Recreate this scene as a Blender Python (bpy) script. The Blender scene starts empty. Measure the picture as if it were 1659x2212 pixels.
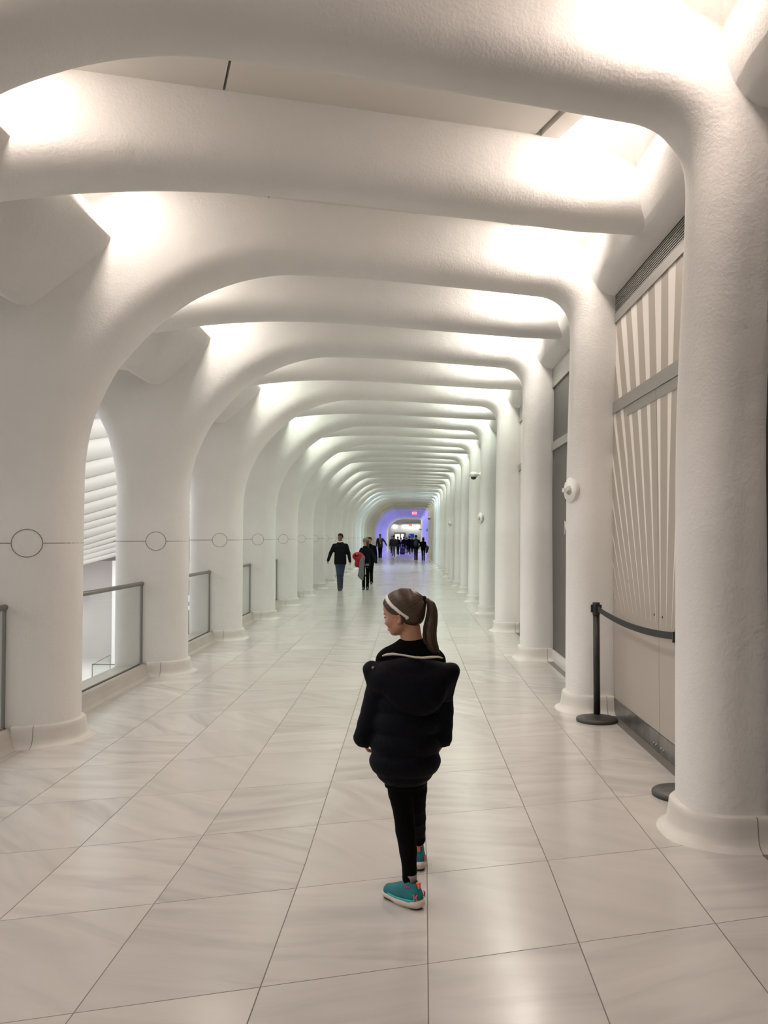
import bpy, math, random
import numpy as np
from mathutils import Vector, Matrix
random.seed(7)
SC = bpy.context.scene
COL = SC.collection
PI = math.pi
H = 1.62                       # camera height
D0, PITCH = 4.37, 3.39         # first arch, spacing of the arches
NP = 33                        # arches run to this number

# ------------------------------------------------------------ camera
cd = bpy.data.cameras.new('camera')
cam = bpy.data.objects.new('camera', cd)
COL.objects.link(cam)
cd.sensor_fit = 'HORIZONTAL'; cd.sensor_width = 36.0
cd.lens = 36.0 * 1853 / 1659
cd.clip_end = 400
cam.location = (0, 0, H)
cam.rotation_euler = (math.radians(90 + 1.67), 0, math.radians(1.685))
SC.camera = cam
SC.view_settings.view_transform = 'Standard'
SC.view_settings.look = 'None'
SC.view_settings.gamma = 1
SC.view_settings.use_curve_mapping = False
SC.view_settings.exposure = -0.14

# ------------------------------------------------------------ world
w = bpy.data.worlds.new('ambient_fill'); SC.world = w; w.use_nodes = True  # even ambient fill, added so the hall beyond is lit
w.node_tree.nodes['Background'].inputs[0].default_value = (1.0, 0.97, 0.93, 1)
w.node_tree.nodes['Background'].inputs[1].default_value = 0.35
SC.cycles.max_bounces = 8
SC.cycles.diffuse_bounces = 5
SC.cycles.use_adaptive_sampling = True
SC.cycles.adaptive_threshold = 0.025
SC.cycles.glossy_bounces = 4
SC.cycles.transmission_bounces = 6
SC.cycles.sample_clamp_indirect = 6
SC.cycles.caustics_reflective = False
SC.cycles.caustics_refractive = False

# ------------------------------------------------------------ lights
LAMP = 26.5
def area(name, loc, sx, sy, power, color, rot=(0, 0, 0)):
    l = bpy.data.lights.new(name, 'AREA'); l.shape = 'RECTANGLE'
    l.size = sx; l.size_y = sy; l.energy = power; l.color = color
    o = bpy.data.objects.new(name, l); o.location = loc; o.rotation_euler = rot
    COL.objects.link(o); return o
def S(x): return 0.315 * min(x, 1.45)
def lerp3(a, b, t): return tuple(a[i] + (b[i] - a[i]) * t for i in range(3))
WARM = (1.0, 0.805, 0.70); NEUT = (1.0, 0.93, 0.84); GREEN = (0.92, 1.0, 0.86)
CYAN = (0.80, 1.0, 1.0); YELL = (1.0, 0.98, 0.72); PURP = (0.30, 0.29, 1.0)
def zone(y):
    """colour and strength of the cove lamps along the corridor"""
    if y < 2: return WARM, 0.34
    if y < 3: return WARM, 0.64
    if y < 11: return lerp3(WARM, NEUT, (y - 3) / 8), 0.66 + 0.034 * (y - 3)
    if y < 17: return lerp3(NEUT, GREEN, (y - 11) / 6), 0.96
    if y < 43: return GREEN, 0.85
    if y < 51: return CYAN, 1.5
    if y < 70: return YELL, 0.55
    if y < 103: return PURP, 2.2
    return GREEN, 1.6
nb = -2
while True:
    yb = D0 + (nb + 0.25) * PITCH          # two bays to every arch: before and after the thin rib
    step = 0.5
    if yb > 112: break
    c, k = zone(yb)
    for xx, pw, sx, tilt in ((1.40, 1.0, 0.22, 30), (-2.22, 0.9, 0.22, -30)):
        area('cove_lamp', (xx, yb + S(xx) - 0.1, 4.37), sx, 0.7, LAMP * k * pw, c, (0, math.radians(tilt), 0))
        if 1 < yb < 24: area('cove_recess_fill', (xx - 0.03, yb + S(xx) - 0.1, 5.0), sx, 0.7, LAMP * k * pw * 0.55, c)  # added fill for the dark recess above each cove lamp, near bays only
    nb += step
# the big hall beyond the arcade: unseen roof light, then three added fills
area('hall_roof_lamp', (-24, 30, 16), 30, 60, 3300, (1.0, 0.97, 0.93))
area('hall_rib_fill', (-15, 44, 10.5), 16, 3, 850, (1.0, 0.98, 0.93), (math.radians(35), 0, 0))  # added unseen panel, lights the slanting ribs from the front
area('hall_lower_fill', (-16, 46, -0.6), 16, 4, 800, (0.98, 0.96, 1.0), (math.radians(15), 0, 0))  # added unseen panel, brightens the lower hall wall and floor
area('hall_side_fill', (-13, 9, 6.5), 4, 36, 1500, (1.0, 0.97, 0.95), (0, math.radians(-62), 0))  # added unseen panel, gives the hall light on the piers' outer edges
for xx in (-2.1, -0.7, 0.3, 1.2):
    area('end_wall_lamp', (xx, 124.55, 3.5), 0.25, 0.2, 13, (1, 1, 0.98))

# ------------------------------------------------------------ materials
MATS = {}
def mat(name, col, rough=0.6, metal=0.0, bump=0.0, bscale=40.0, var=0.0, vscale=2.0, spec=0.5, emit=None, estr=0.0, coat=0.0):
    if name in MATS: return MATS[name]
    m = bpy.data.materials.new(name); m.use_nodes = True
    nt = m.node_tree; b = nt.nodes['Principled BSDF']
    b.inputs['Base Color'].default_value = (*col, 1)
    b.inputs['Roughness'].default_value = rough
    b.inputs['Metallic'].default_value = metal
    b.inputs['Specular IOR Level'].default_value = spec
    b.inputs['Coat Weight'].default_value = coat
    tc = nt.nodes.new('ShaderNodeTexCoord')
    if var > 0:
        n = nt.nodes.new('ShaderNodeTexNoise'); n.inputs['Scale'].default_value = vscale
        n.inputs['Detail'].default_value = 4
        nt.links.new(tc.outputs['Object'], n.inputs['Vector'])
        r = nt.nodes.new('ShaderNodeValToRGB')
        r.color_ramp.elements[0].position = 0.3; r.color_ramp.elements[1].position = 0.7
        r.color_ramp.elements[0].color = (*[max(0, c * (1 - var)) for c in col], 1)
        r.color_ramp.elements[1].color = (*[min(1, c * (1 + var)) for c in col], 1)
        nt.links.new(n.outputs[0], r.inputs[0]); nt.links.new(r.outputs[0], b.inputs['Base Color'])
    if bump > 0:
        n2 = nt.nodes.new('ShaderNodeTexNoise'); n2.inputs['Scale'].default_value = bscale
        n2.inputs['Detail'].default_value = 3
        nt.links.new(tc.outputs['Object'], n2.inputs['Vector'])
        bp = nt.nodes.new('ShaderNodeBump'); bp.inputs['Strength'].default_value = bump
        bp.inputs['Distance'].default_value = 0.01
        nt.links.new(n2.outputs[0], bp.inputs['Height']); nt.links.new(bp.outputs[0], b.inputs['Normal'])
    if emit:
        b.inputs['Emission Color'].default_value = (*emit, 1)
        b.inputs['Emission Strength'].default_value = estr
    MATS[name] = m
    return m

def N(nt, t, **kw):
    n = nt.nodes.new(t)
    for k, v in kw.items(): setattr(n, k, v)
    return n
def mth(nt, op, a, b=None, c=None):
    n = nt.nodes.new('ShaderNodeMath'); n.operation = op
    for i, v in enumerate((a, b, c)):
        if v is None: continue
        if isinstance(v, (int, float)): n.inputs[i].default_value = v
        else: nt.links.new(v, n.inputs[i])
    return n.outputs[0]

def plaster_mat():
    m = bpy.data.materials.new('white_plaster'); m.use_nodes = True
    nt = m.node_tree; b = nt.nodes['Principled BSDF']
    b.inputs['Roughness'].default_value = 0.62
    tc = N(nt, 'ShaderNodeTexCoord')
    n = N(nt, 'ShaderNodeTexNoise'); n.inputs['Scale'].default_value = 1.3; n.inputs['Detail'].default_value = 5
    nt.links.new(tc.outputs['Object'], n.inputs['Vector'])
    r = N(nt, 'ShaderNodeValToRGB')
    r.color_ramp.elements[0].position = 0.35; r.color_ramp.elements[0].color = (0.725, 0.72, 0.70, 1)
    r.color_ramp.elements[1].position = 0.65; r.color_ramp.elements[1].color = (0.775, 0.77, 0.755, 1)
    nt.links.new(n.outputs[0], r.inputs[0]); nt.links.new(r.outputs[0], b.inputs['Base Color'])
    n2 = N(nt, 'ShaderNodeTexNoise'); n2.inputs['Scale'].default_value = 55; n2.inputs['Detail'].default_value = 3
    n3 = N(nt, 'ShaderNodeTexNoise'); n3.inputs['Scale'].default_value = 5; n3.inputs['Detail'].default_value = 2
    nt.links.new(tc.outputs['Object'], n2.inputs['Vector']); nt.links.new(tc.outputs['Object'], n3.inputs['Vector'])
    s = mth(nt, 'MULTIPLY_ADD', n3.outputs[0], 3.0, n2.outputs[0])
    bp = N(nt, 'ShaderNodeBump'); bp.inputs['Strength'].default_value = 0.35; bp.inputs['Distance'].default_value = 0.008
    nt.links.new(s, bp.inputs['Height']); nt.links.new(bp.outputs[0], b.inputs['Normal'])
    return m

def floor_mat():
    m = bpy.data.materials.new('polished_marble_tiles'); m.use_nodes = True
    nt = m.node_tree; b = nt.nodes['Principled BSDF']
    tc = N(nt, 'ShaderNodeTexCoord'); sp = N(nt, 'ShaderNodeSeparateXYZ')
    nt.links.new(tc.outputs['Object'], sp.inputs[0])
    X, Y = sp.outputs[0], sp.outputs[1]
    kk = mth(nt, 'MULTIPLY', mth(nt, 'MAXIMUM', mth(nt, 'SUBTRACT', 4.3, Y), 0.0), 0.017)   # the joints bend slightly near the front
    u = mth(nt, 'DIVIDE', mth(nt, 'SUBTRACT', mth(nt, 'ADD', X, kk), 0.0865), 0.6035)
    ys = mth(nt, 'SUBTRACT', Y, mth(nt, 'MULTIPLY', X, 0.309))
    v = mth(nt, 'DIVIDE', mth(nt, 'SUBTRACT', ys, 3.289), 0.867)
    fu, fv = mth(nt, 'FRACT', u), mth(nt, 'FRACT', v)
    iu, iv = mth(nt, 'FLOOR', u), mth(nt, 'FLOOR', v)
    du = mth(nt, 'MULTIPLY', mth(nt, 'MINIMUM', fu, mth(nt, 'SUBTRACT', 1.0, fu)), 0.6035)
    dv = mth(nt, 'MULTIPLY', mth(nt, 'MINIMUM', fv, mth(nt, 'SUBTRACT', 1.0, fv)), 0.867)
    def line(d, w0):
        mr = N(nt, 'ShaderNodeMapRange'); mr.interpolation_type = 'SMOOTHSTEP'
        mr.inputs['From Min'].default_value = w0 * 0.6; mr.inputs['From Max'].default_value = w0 * 1.5
        mr.inputs['To Min'].default_value = 1; mr.inputs['To Max'].default_value = 0
        nt.links.new(d, mr.inputs[0]); return mr.outputs[0]
    lu, lv = line(du, 0.0021), line(dv, 0.0021)
    # per-tile random numbers
    cb = N(nt, 'ShaderNodeCombineXYZ'); nt.links.new(iu, cb.inputs[0]); nt.links.new(iv, cb.inputs[1])
    wn = N(nt, 'ShaderNodeTexWhiteNoise'); wn.noise_dimensions = '3D'; nt.links.new(cb.outputs[0], wn.inputs['Vector'])
    rs = N(nt, 'ShaderNodeSeparateColor'); nt.links.new(wn.outputs['Color'], rs.inputs[0])
    # veins: noise stretched along a direction that turns from tile to tile
    ang = mth(nt, 'MULTIPLY_ADD', rs.outputs[0], 1.6, -0.5)
    vr = N(nt, 'ShaderNodeVectorRotate'); vr.rotation_type = 'Z_AXIS'
    nt.links.new(tc.outputs['Object'], vr.inputs['Vector']); nt.links.new(ang, vr.inputs['Angle'])
    mp = N(nt, 'ShaderNodeMapping'); mp.inputs['Scale'].default_value = (1.1, 5.5, 1)
    nt.links.new(vr.outputs[0], mp.inputs[0])
    off = N(nt, 'ShaderNodeVectorMath'); off.operation = 'ADD'
    sc = N(nt, 'ShaderNodeVectorMath'); sc.operation = 'SCALE'; sc.inputs['Scale'].default_value = 37.0
    nt.links.new(wn.outputs['Color'], sc.inputs[0])
    nt.links.new(mp.outputs[0], off.inputs[0]); nt.links.new(sc.outputs[0], off.inputs[1])
    n = N(nt, 'ShaderNodeTexNoise'); n.inputs['Scale'].default_value = 1.0; n.inputs['Detail'].default_value = 5
    n.inputs['Distortion'].default_value = 0.8
    nt.links.new(off.outputs[0], n.inputs['Vector'])
    r = N(nt, 'ShaderNodeValToRGB'); e = r.color_ramp.elements
    e[0].position = 0.28; e[0].color = (0.405, 0.385, 0.365, 1)
    e[1].position = 0.52; e[1].color = (0.535, 0.512, 0.484, 1)
    x = e.new(0.75); x.color = (0.60, 0.58, 0.55, 1)
    nt.links.new(n.outputs[0], r.inputs[0])
    br = mth(nt, 'MULTIPLY_ADD', rs.outputs[1], 0.17, 0.89)
    hs = N(nt, 'ShaderNodeHueSaturation'); nt.links.new(br, hs.inputs['Value']); nt.links.new(r.outputs[0], hs.inputs['Color'])
    # how plain each tile is
    mx0 = N(nt, 'ShaderNodeMix'); mx0.data_type = 'RGBA'
    nt.links.new(mth(nt, 'MULTIPLY', rs.outputs[2], 0.75), mx0.inputs['Factor'])
    nt.links.new(hs.outputs[0], mx0.inputs['A']); mx0.inputs['B'].default_value = (0.52, 0.497, 0.468, 1)
    ln = mth(nt, 'MAXIMUM', lu, lv)
    mx = N(nt, 'ShaderNodeMix'); mx.data_type = 'RGBA'
    nt.links.new(ln, mx.inputs['Factor']); nt.links.new(mx0.outputs['Result'], mx.inputs['A'])
    mx.inputs['B'].default_value = (0.13, 0.11, 0.095, 1)
    nt.links.new(mx.outputs['Result'], b.inputs['Base Color'])
    n4 = N(nt, 'ShaderNodeTexNoise'); n4.inputs['Scale'].default_value = 2.2
    nt.links.new(tc.outputs['Object'], n4.inputs['Vector'])
    ro = mth(nt, 'MULTIPLY_ADD', n4.outputs[0], 0.08, 0.15)
    ro = mth(nt, 'MULTIPLY_ADD', ln, 0.4, ro)
    nt.links.new(ro, b.inputs['Roughness'])
    b.inputs['Specular IOR Level'].default_value = 0.62
    bp = N(nt, 'ShaderNodeBump'); bp.inputs['Strength'].default_value = 0.5; bp.inputs['Distance'].default_value = 0.002
    bp.invert = True
    nt.links.new(ln, bp.inputs['Height']); nt.links.new(bp.outputs[0], b.inputs['Normal'])
    return m

def ray_panel_mat():
    """beige hoarding with white rays fanning upward"""
    m = bpy.data.materials.new('beige_panel_white_rays'); m.use_nodes = True
    nt = m.node_tree; b = nt.nodes['Principled BSDF']; b.inputs['Roughness'].default_value = 0.42
    tc = N(nt, 'ShaderNodeTexCoord'); sp = N(nt, 'ShaderNodeSeparateXYZ')
    nt.links.new(tc.outputs['Object'], sp.inputs[0])
    Y, Z = sp.outputs[1], sp.outputs[2]
    t = mth(nt, 'DIVIDE', mth(nt, 'SUBTRACT', Y, 6.47), mth(nt, 'ADD', Z, 0.6))
    q = mth(nt, 'DIVIDE', t, 0.0841)
    fr = mth(nt, 'ABSOLUTE', mth(nt, 'SUBTRACT', mth(nt, 'FRACT', mth(nt, 'ADD', q, 0.5)), 0.5))   # 0 on a ray's middle
    wd = N(nt, 'ShaderNodeMapRange'); wd.inputs['From Min'].default_value = 0.95; wd.inputs['From Max'].default_value = 3.5
    wd.inputs['To Min'].default_value = 0.015; wd.inputs['To Max'].default_value = 0.25
    nt.links.new(Z, wd.inputs[0])
    on = mth(nt, 'LESS_THAN', fr, wd.outputs[0])
    on = mth(nt, 'MULTIPLY', on, mth(nt, 'GREATER_THAN', Z, 0.97))
    mx = N(nt, 'ShaderNodeMix'); mx.data_type = 'RGBA'; nt.links.new(on, mx.inputs['Factor'])
    mx.inputs['A'].default_value = (0.40, 0.36, 0.315, 1); mx.inputs['B'].default_value = (0.83, 0.79, 0.75, 1)
    nt.links.new(mx.outputs['Result'], b.inputs['Base Color'])
    return m

PLASTER = plaster_mat(); FLOOR = floor_mat(); RAYS = ray_panel_mat()
STONE = mat('pale_stone_skirting', (0.64, 0.62, 0.585), 0.35, var=0.05, vscale=3)
KERB = mat('beige_stone_kerb', (0.47, 0.435, 0.395), 0.35, var=0.06, vscale=3)
SOFFIT = mat('white_ceiling_panel', (0.74, 0.72, 0.68), 0.6)
DARKGAP = mat('dark_joint', (0.05, 0.045, 0.04), 0.8)
STEEL = mat('brushed_steel', (0.25, 0.24, 0.23), 0.4, 0.75)
FRAME = mat('grey_metal_frame', (0.30, 0.295, 0.28), 0.4, 0.3)
KICK = mat('dull_steel_kickplate', (0.20, 0.195, 0.19), 0.28, 0.7, var=0.3, vscale=6)
STRIP = mat('dark_floor_strip', (0.16, 0.15, 0.135), 0.4)
DARKPANEL = mat('dark_grey_panel', (0.050, 0.048, 0.045), 0.35)
BLACKPANEL = mat('black_panel', (0.016, 0.014, 0.014), 0.5)
PALEPANEL = mat('pale_panel', (0.62, 0.60, 0.56), 0.5)
BLACK = mat('black_powder_coat', (0.012, 0.012, 0.012), 0.45)
BLACKM = mat('black_rubber_base', (0.035, 0.032, 0.03), 0.42, bump=0.2, bscale=30)
BELT = mat('black_webbing', (0.02, 0.022, 0.024), 0.7)
WHITEP = mat('white_plastic', (0.74, 0.74, 0.70), 0.4)
SIGNW = mat('white_letter', (0.8, 0.8, 0.8), 0.5)
GROOVE = mat('groove_dark_caulk', (0.22, 0.19, 0.17), 0.9)  # dark caulk of the column seams and skirting joints
def glass_mat():
    m = bpy.data.materials.new('clear_glass'); m.use_nodes = True
    nt = m.node_tree; nt.nodes.clear()
    o = N(nt, 'ShaderNodeOutputMaterial'); tr = N(nt, 'ShaderNodeBsdfTransparent'); gl = N(nt, 'ShaderNodeBsdfGlossy')
    tr.inputs[0].default_value = (0.965, 0.985, 0.98, 1); gl.inputs['Roughness'].default_value = 0.02
    fr = N(nt, 'ShaderNodeFresnel'); fr.inputs['IOR'].default_value = 1.45
    ge = N(nt, 'ShaderNodeNewGeometry')
    mx = N(nt, 'ShaderNodeMixShader')
    nt.links.new(mth(nt, 'MULTIPLY', fr.outputs[0], mth(nt, 'SUBTRACT', 1.0, ge.outputs['Backfacing'])), mx.inputs[0]); nt.links.new(tr.outputs[0], mx.inputs[1]); nt.links.new(gl.outputs[0], mx.inputs[2])
    nt.links.new(mx.outputs[0], o.inputs[0]); return m
GLASS = glass_mat()

# ------------------------------------------------------------ helpers
def tag(o, label=None, cat=None, group=None, kind=None):
    if label: o['label'] = label
    if cat: o['category'] = cat
    if group: o['group'] = group
    if kind: o['kind'] = kind
    return o
def link(name, me, m, parent=None, loc=None):
    o = bpy.data.objects.new(name, me); COL.objects.link(o)
    if m is not None and not me.materials:
        for mm in (m if isinstance(m, (list, tuple)) else [m]): me.materials.append(mm)
    if parent: o.parent = parent
    if loc: o.location = loc
    return o
def empty(name, loc=(0, 0, 0), rz=0):
    o = bpy.data.objects.new(name, None); COL.objects.link(o)
    o.location = loc; o.rotation_euler = (0, 0, rz); o.empty_display_size = 0.1
    return o
class MB:
    """collects shapes into one mesh"""
    def __init__(s): s.v = []; s.f = []; s.mi = []; s.sm = []
    def add(s, vs, fs, mi=0, smooth=False):
        b = len(s.v); s.v += [tuple(v) for v in vs]
        s.f += [tuple(i + b for i in f) for f in fs]; s.mi += [mi] * len(fs); s.sm += [smooth] * len(fs); return s
    def box(s, x0, x1, y0, y1, z0, z1, mi=0):
        v = [(x, y, z) for x in (x0, x1) for y in (y0, y1) for z in (z0, z1)]
        f = [(0, 1, 3, 2), (4, 6, 7, 5), (0, 4, 5, 1), (2, 3, 7, 6), (0, 2, 6, 4), (1, 5, 7, 3)]
        return s.add(v, f, mi)
    def grid(s, rows, closed_u=False, closed_v=False, mi=0, smooth=True, capu=False):
        nr, nc = len(rows), len(rows[0]); vs = [p for r in rows for p in r]; fs = []
        for i in range(nr if closed_v else nr - 1):
            for j in range(nc if closed_u else nc - 1):
                a = i * nc + j; b2 = i * nc + (j + 1) % nc
                c = ((i + 1) % nr) * nc + (j + 1) % nc; d = ((i + 1) % nr) * nc + j
                fs.append((a, b2, c, d))
        if capu:
            fs.append(tuple(range(nc))[::-1]); fs.append(tuple((nr - 1) * nc + j for j in range(nc)))
        return s.add(vs, fs, mi, smooth)
    def tube(s, pts, rad, n=8, mi=0, cap=True, flat=None, smooth=True):
        pts = [Vector(p) for p in pts]; rs = rad if isinstance(rad, (list, tuple)) else [rad] * len(pts)
        rows = []; up = None
        for i, p in enumerate(pts):
            t = (pts[min(i + 1, len(pts) - 1)] - pts[max(i - 1, 0)]).normalized()
            if up is None:
                up = Vector((0, 0, 1)) if abs(t.z) < 0.9 else Vector((0, 1, 0))
            a = t.cross(up).normalized(); b2 = a.cross(t).normalized(); up = b2
            fa, fb = (1, 1) if flat is None else flat
            rows.append([p + a * math.cos(2 * PI * k / n) * rs[i] * fa + b2 * math.sin(2 * PI * k / n) * rs[i] * fb for k in range(n)])
        return s.grid(rows, closed_u=True, mi=mi, smooth=smooth, capu=cap)
    def lathe(s, prof, n=32, c=(0, 0, 0), axis='z', mi=0):
        rows = []
        for r, z in prof:
            row = []
            for k in range(n):
                a = 2 * PI * k / n
                if axis == 'z': row.append((c[0] + r * math.cos(a), c[1] + r * math.sin(a), c[2] + z))
                elif axis == 'x': row.append((c[0] + z, c[1] + r * math.cos(a), c[2] + r * math.sin(a)))
                else: row.append((c[0] + r * math.cos(a), c[1] + z, c[2] + r * math.sin(a)))
            rows.append(row)
        return s.grid(rows, closed_u=True, mi=mi, capu=True)
    def build(s, name, m, parent=None, loc=None, fix=True):
        me = bpy.data.meshes.new(name); me.from_pydata(s.v, [], s.f)
        me.polygons.foreach_set('material_index', s.mi); me.polygons.foreach_set('use_smooth', s.sm)
        if fix:
            import bmesh
            bm = bmesh.new(); bm.from_mesh(me); bmesh.ops.recalc_face_normals(bm, faces=bm.faces); bm.to_mesh(me); bm.free()
        me.update()
        return link(name, me, m, parent, loc)
def copy_tree(o, parent=None):
    c = o.copy(); COL.objects.link(c)
    if parent: c.parent = parent
    for ch in [x for x in SC.objects if x.parent == o]: copy_tree(ch, c)
    return c
def struct(o): o['kind'] = 'structure'; return o
def text_mesh(name, body, size, m, parent, loc, rot, depth=0.004):
    cu = bpy.data.curves.new(name, 'FONT'); cu.body = body; cu.size = size; cu.extrude = depth
    cu.align_x = 'CENTER'; cu.align_y = 'CENTER'
    t = bpy.data.objects.new(name + '_tmp', cu); COL.objects.link(t)
    dg = bpy.context.evaluated_depsgraph_get()
    me = bpy.data.meshes.new_from_object(t.evaluated_get(dg))
    bpy.data.objects.remove(t); me.materials.clear(); me.name = name
    o = link(name, me, m, parent, loc); o.rotation_euler = rot
    return o
# ============================================================ the arches
def lean(z):
    t = min(1, max(0, (z - 2.0) / 1.7)); return -0.2 * t * t * (3 - 2 * t)
def resample(pairs, step=0.12):
    out = []
    for (a, b) in zip(pairs[:-1], pairs[1:]):
        L = max(math.dist(a[0], b[0]), 0.5 * math.dist(a[1], b[1])); n = max(1, int(L / step))
        for k in range(n):
            t = k / n
            out.append(tuple(tuple(a[j][i] + (b[j][i] - a[j][i]) * t for i in range(2)) for j in range(2)))
    out.append(pairs[-1]); return out
def spline(pts, n=6):
    """Catmull-Rom through 2-point pairs"""
    out = []
    P = [np.array([*p[0], *p[1]], float) for p in pts]
    for i in range(len(P) - 1):
        a = P[max(i - 1, 0)]; b = P[i]; c = P[i + 1]; d = P[min(i + 2, len(P) - 1)]
        for k in range(n):
            t = k / n
            q = 0.5 * ((2 * b) + (-a + c) * t + (2 * a - 5 * b + 4 * c - d) * t * t + (-a + 3 * b - 3 * c + d) * t ** 3)
            out.append(((q[0], q[1]), (q[2], q[3])))
    out.append(pts[-1]); return out
TT, RR = 0.25, 0.215
def section(L, rin=RR, rout=RR, n=7):
    """closed outline (inset s, thickness t) of the plate"""
    s = []
    for k in range(n + 1):
        a = PI / 2 * k / n; s.append((rin * (1 - math.sin(a)), -TT + rin * (1 - math.cos(a))))
    for k in range(n, -1, -1):
        a = PI / 2 * k / n; s.append((rin * (1 - math.sin(a)), TT - rin * (1 - math.cos(a))))
    s.append((rin + 0.03, TT)); 
    s.append(((L) * 0.5, TT)); s.append((L - rout - 0.03, TT))
    for k in range(n + 1):
        a = PI / 2 * k / n; s.append((L - rout * (1 - math.sin(a)), TT - rout * (1 - math.cos(a))))
    for k in range(n, -1, -1):
        a = PI / 2 * k / n; s.append((L - rout * (1 - math.sin(a)), -TT + rout * (1 - math.cos(a))))
    s.append((L - rout - 0.03, -TT)); s.append((L * 0.5, -TT)); s.append((rin + 0.03, -TT))
    return s
def plate(name, pairs, m, parent=None):
    rows = []
    for P, Q in pairs:
        L = math.dist(P, Q); ux, uz = (Q[0] - P[0]) / L, (Q[1] - P[1]) / L
        ro = min(RR, L * 0.4)
        row = []
        for s, t in section(L, ro, ro):
            x, z = P[0] + ux * s, P[1] + uz * s
            row.append((x, S(x) + lean(z) + t, z))
        rows.append(row)
    b = MB(); b.grid(rows, closed_u=True, capu=True)
    return b.build(name, m, parent)
prim = [((-2.68, 0), (-3.45, 0)), ((-2.678, .9), (-3.45, .9)), ((-2.677, 1.5), (-3.45, 1.5)), ((-2.675, 1.9), (-3.45, 1.9)), ((-2.665, 2.22), (-3.44, 2.2)), ((-2.61, 2.52), (-3.47, 2.55)),
        ((-2.53, 2.73), (-3.55, 2.9)), ((-2.40, 2.98), (-3.75, 3.25)), ((-2.26, 3.16), (-4.1, 3.5)), ((-2.08, 3.36), (-4.7, 3.75)),
        ((-1.90, 3.52), (-4.8, 4.5)), ((-1.72, 3.645), (-4.2, 5.1)), ((-1.46, 3.77), (-3.0, 5.2)), ((-1.19, 3.85), (-2.0, 5.2)),
        ((-.95, 3.88), (-1.3, 5.2)), ((-.35, 3.895), (-.45, 5.2)), ((.5, 3.885), (.5, 5.2)), ((1.10, 3.87), (1.2, 5.2)),
        ((1.27, 3.862), (1.42, 5.2)), ((1.38, 3.825), (1.78, 4.85)), ((1.455, 3.755), (2.0, 4.35)), ((1.50, 3.66), (2.05, 3.98)), ((1.515, 3.53), (2.05, 3.66)),
        ((1.515, 3.38), (2.05, 3.42)), ((1.514, 3.2), (2.05, 3.2)), ((1.513, 2.9), (2.05, 2.9)), ((1.51, 2.4), (2.05, 2.4)), ((1.50, 1.5), (2.05, 1.5)), ((1.49, .6), (2.05, .6)), ((1.485, 0), (2.05, 0))]
pp = spline(prim, 4)
sec = [((-3.3, 3.60), (-3.5, 5.2)), ((-2.9, 3.62), (-3.1, 5.2)), ((-2.62, 3.66), (-2.8, 5.2)), ((-2.36, 3.72), (-2.4, 5.2)), ((-2.12, 3.775), (-2.12, 5.2)), ((-1.67, 3.845), (-1.67, 5.2)),
       ((-1.2, 3.885), (-1.2, 5.2)), ((-.6, 3.90), (-.6, 5.2)), ((.4, 3.89), (.4, 5.2)), ((1.95, 3.87), (1.95, 5.2))]
ss = spline(sec, 4)

def outline(side, off, z):
    """points round a column's plan outline (x, y), pushed out by off; near face, nose, far face"""
    pts = []
    if side == 'L': nose, back, sg = -2.68, -3.05, -1
    else: nose, back, sg = 1.485, 1.87, 1
    R = RR + off; n = 9
    def P(s, t): x = nose + sg * s; return (x, S(x) + t)
    for k in range(5): s = abs(back - nose) + (RR - abs(back - nose)) * k / 5; pts.append(P(s, -TT - off))
    for k in range(n + 1):
        a = PI / 2 * k / n; pts.append(P(RR - R * math.sin(a), -TT + RR - R * math.cos(a)))
    for k in range(n, -1, -1):
        a = PI / 2 * k / n; pts.append(P(RR - R * math.sin(a), TT - RR + R * math.cos(a)))
    for k in range(1, 6): s = RR + (abs(back - nose) - RR) * k / 5; pts.append(P(s, TT + off))
    return pts
def collar(side, parent):
    prof = [(-0.01, 0.168), (0.022, 0.166), (0.032, 0.155), (0.036, 0.12), (0.045, 0.06), (0.056, 0.03), (0.075, 0.012), (0.105, 0.004), (0.108, -0.002)]
    rows = []
    for off, z in prof: rows.append([(x, y, z) for x, y in outline(side, off, z)])
    b = MB(); b.grid(rows)
    o = b.build('base_collar', STONE, parent)
    # upright joints in the skirting
    for idx in ((5,) if side == 'L' else (2,)):
        pts = [(outline(side, off + 0.001, z)[idx][0], outline(side, off + 0.001, z)[idx][1], z) for off, z in prof[1:8]]
        j = MB(); j.tube(pts, 0.0022, 4); j.build('joint', GROOVE, o)
    return o
def groove(parent):
    z0, rc, xc = 1.572, 0.108, -2.965
    b = MB()
    pts = outline('L', 0.0005, z0)
    xs = []
    def face_y(x):
        q = -2.68 - x
        c = 0.0 if q >= RR else RR - math.sqrt(max(0, RR * RR - (RR - q) ** 2))
        return S(x) - TT + c - 0.0008
    for xa, xb in ((-3.42, xc - rc),):
        b.tube([(xa + (xb - xa) * k / 4, face_y(xa + (xb - xa) * k / 4), z0) for k in range(5)], 0.0035, 5)
    arc = [(xc + rc, face_y(xc + rc))] + [p for p in pts[5:22] if p[0] > xc + rc + 0.005]
    b.tube([(p[0], p[1], z0) for p in arc], 0.0035, 5)
    b.build('seam_line', GROOVE, parent)
    b = MB()
    ring = [(xc + rc * math.cos(2 * PI * k / 48), face_y(xc + rc * math.cos(2 * PI * k / 48)), z0 + rc * math.sin(2 * PI * k / 48)) for k in range(49)]
    b.tube(ring, 0.0032, 5); b.build('round_cover_ring', GROOVE, parent)

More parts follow.
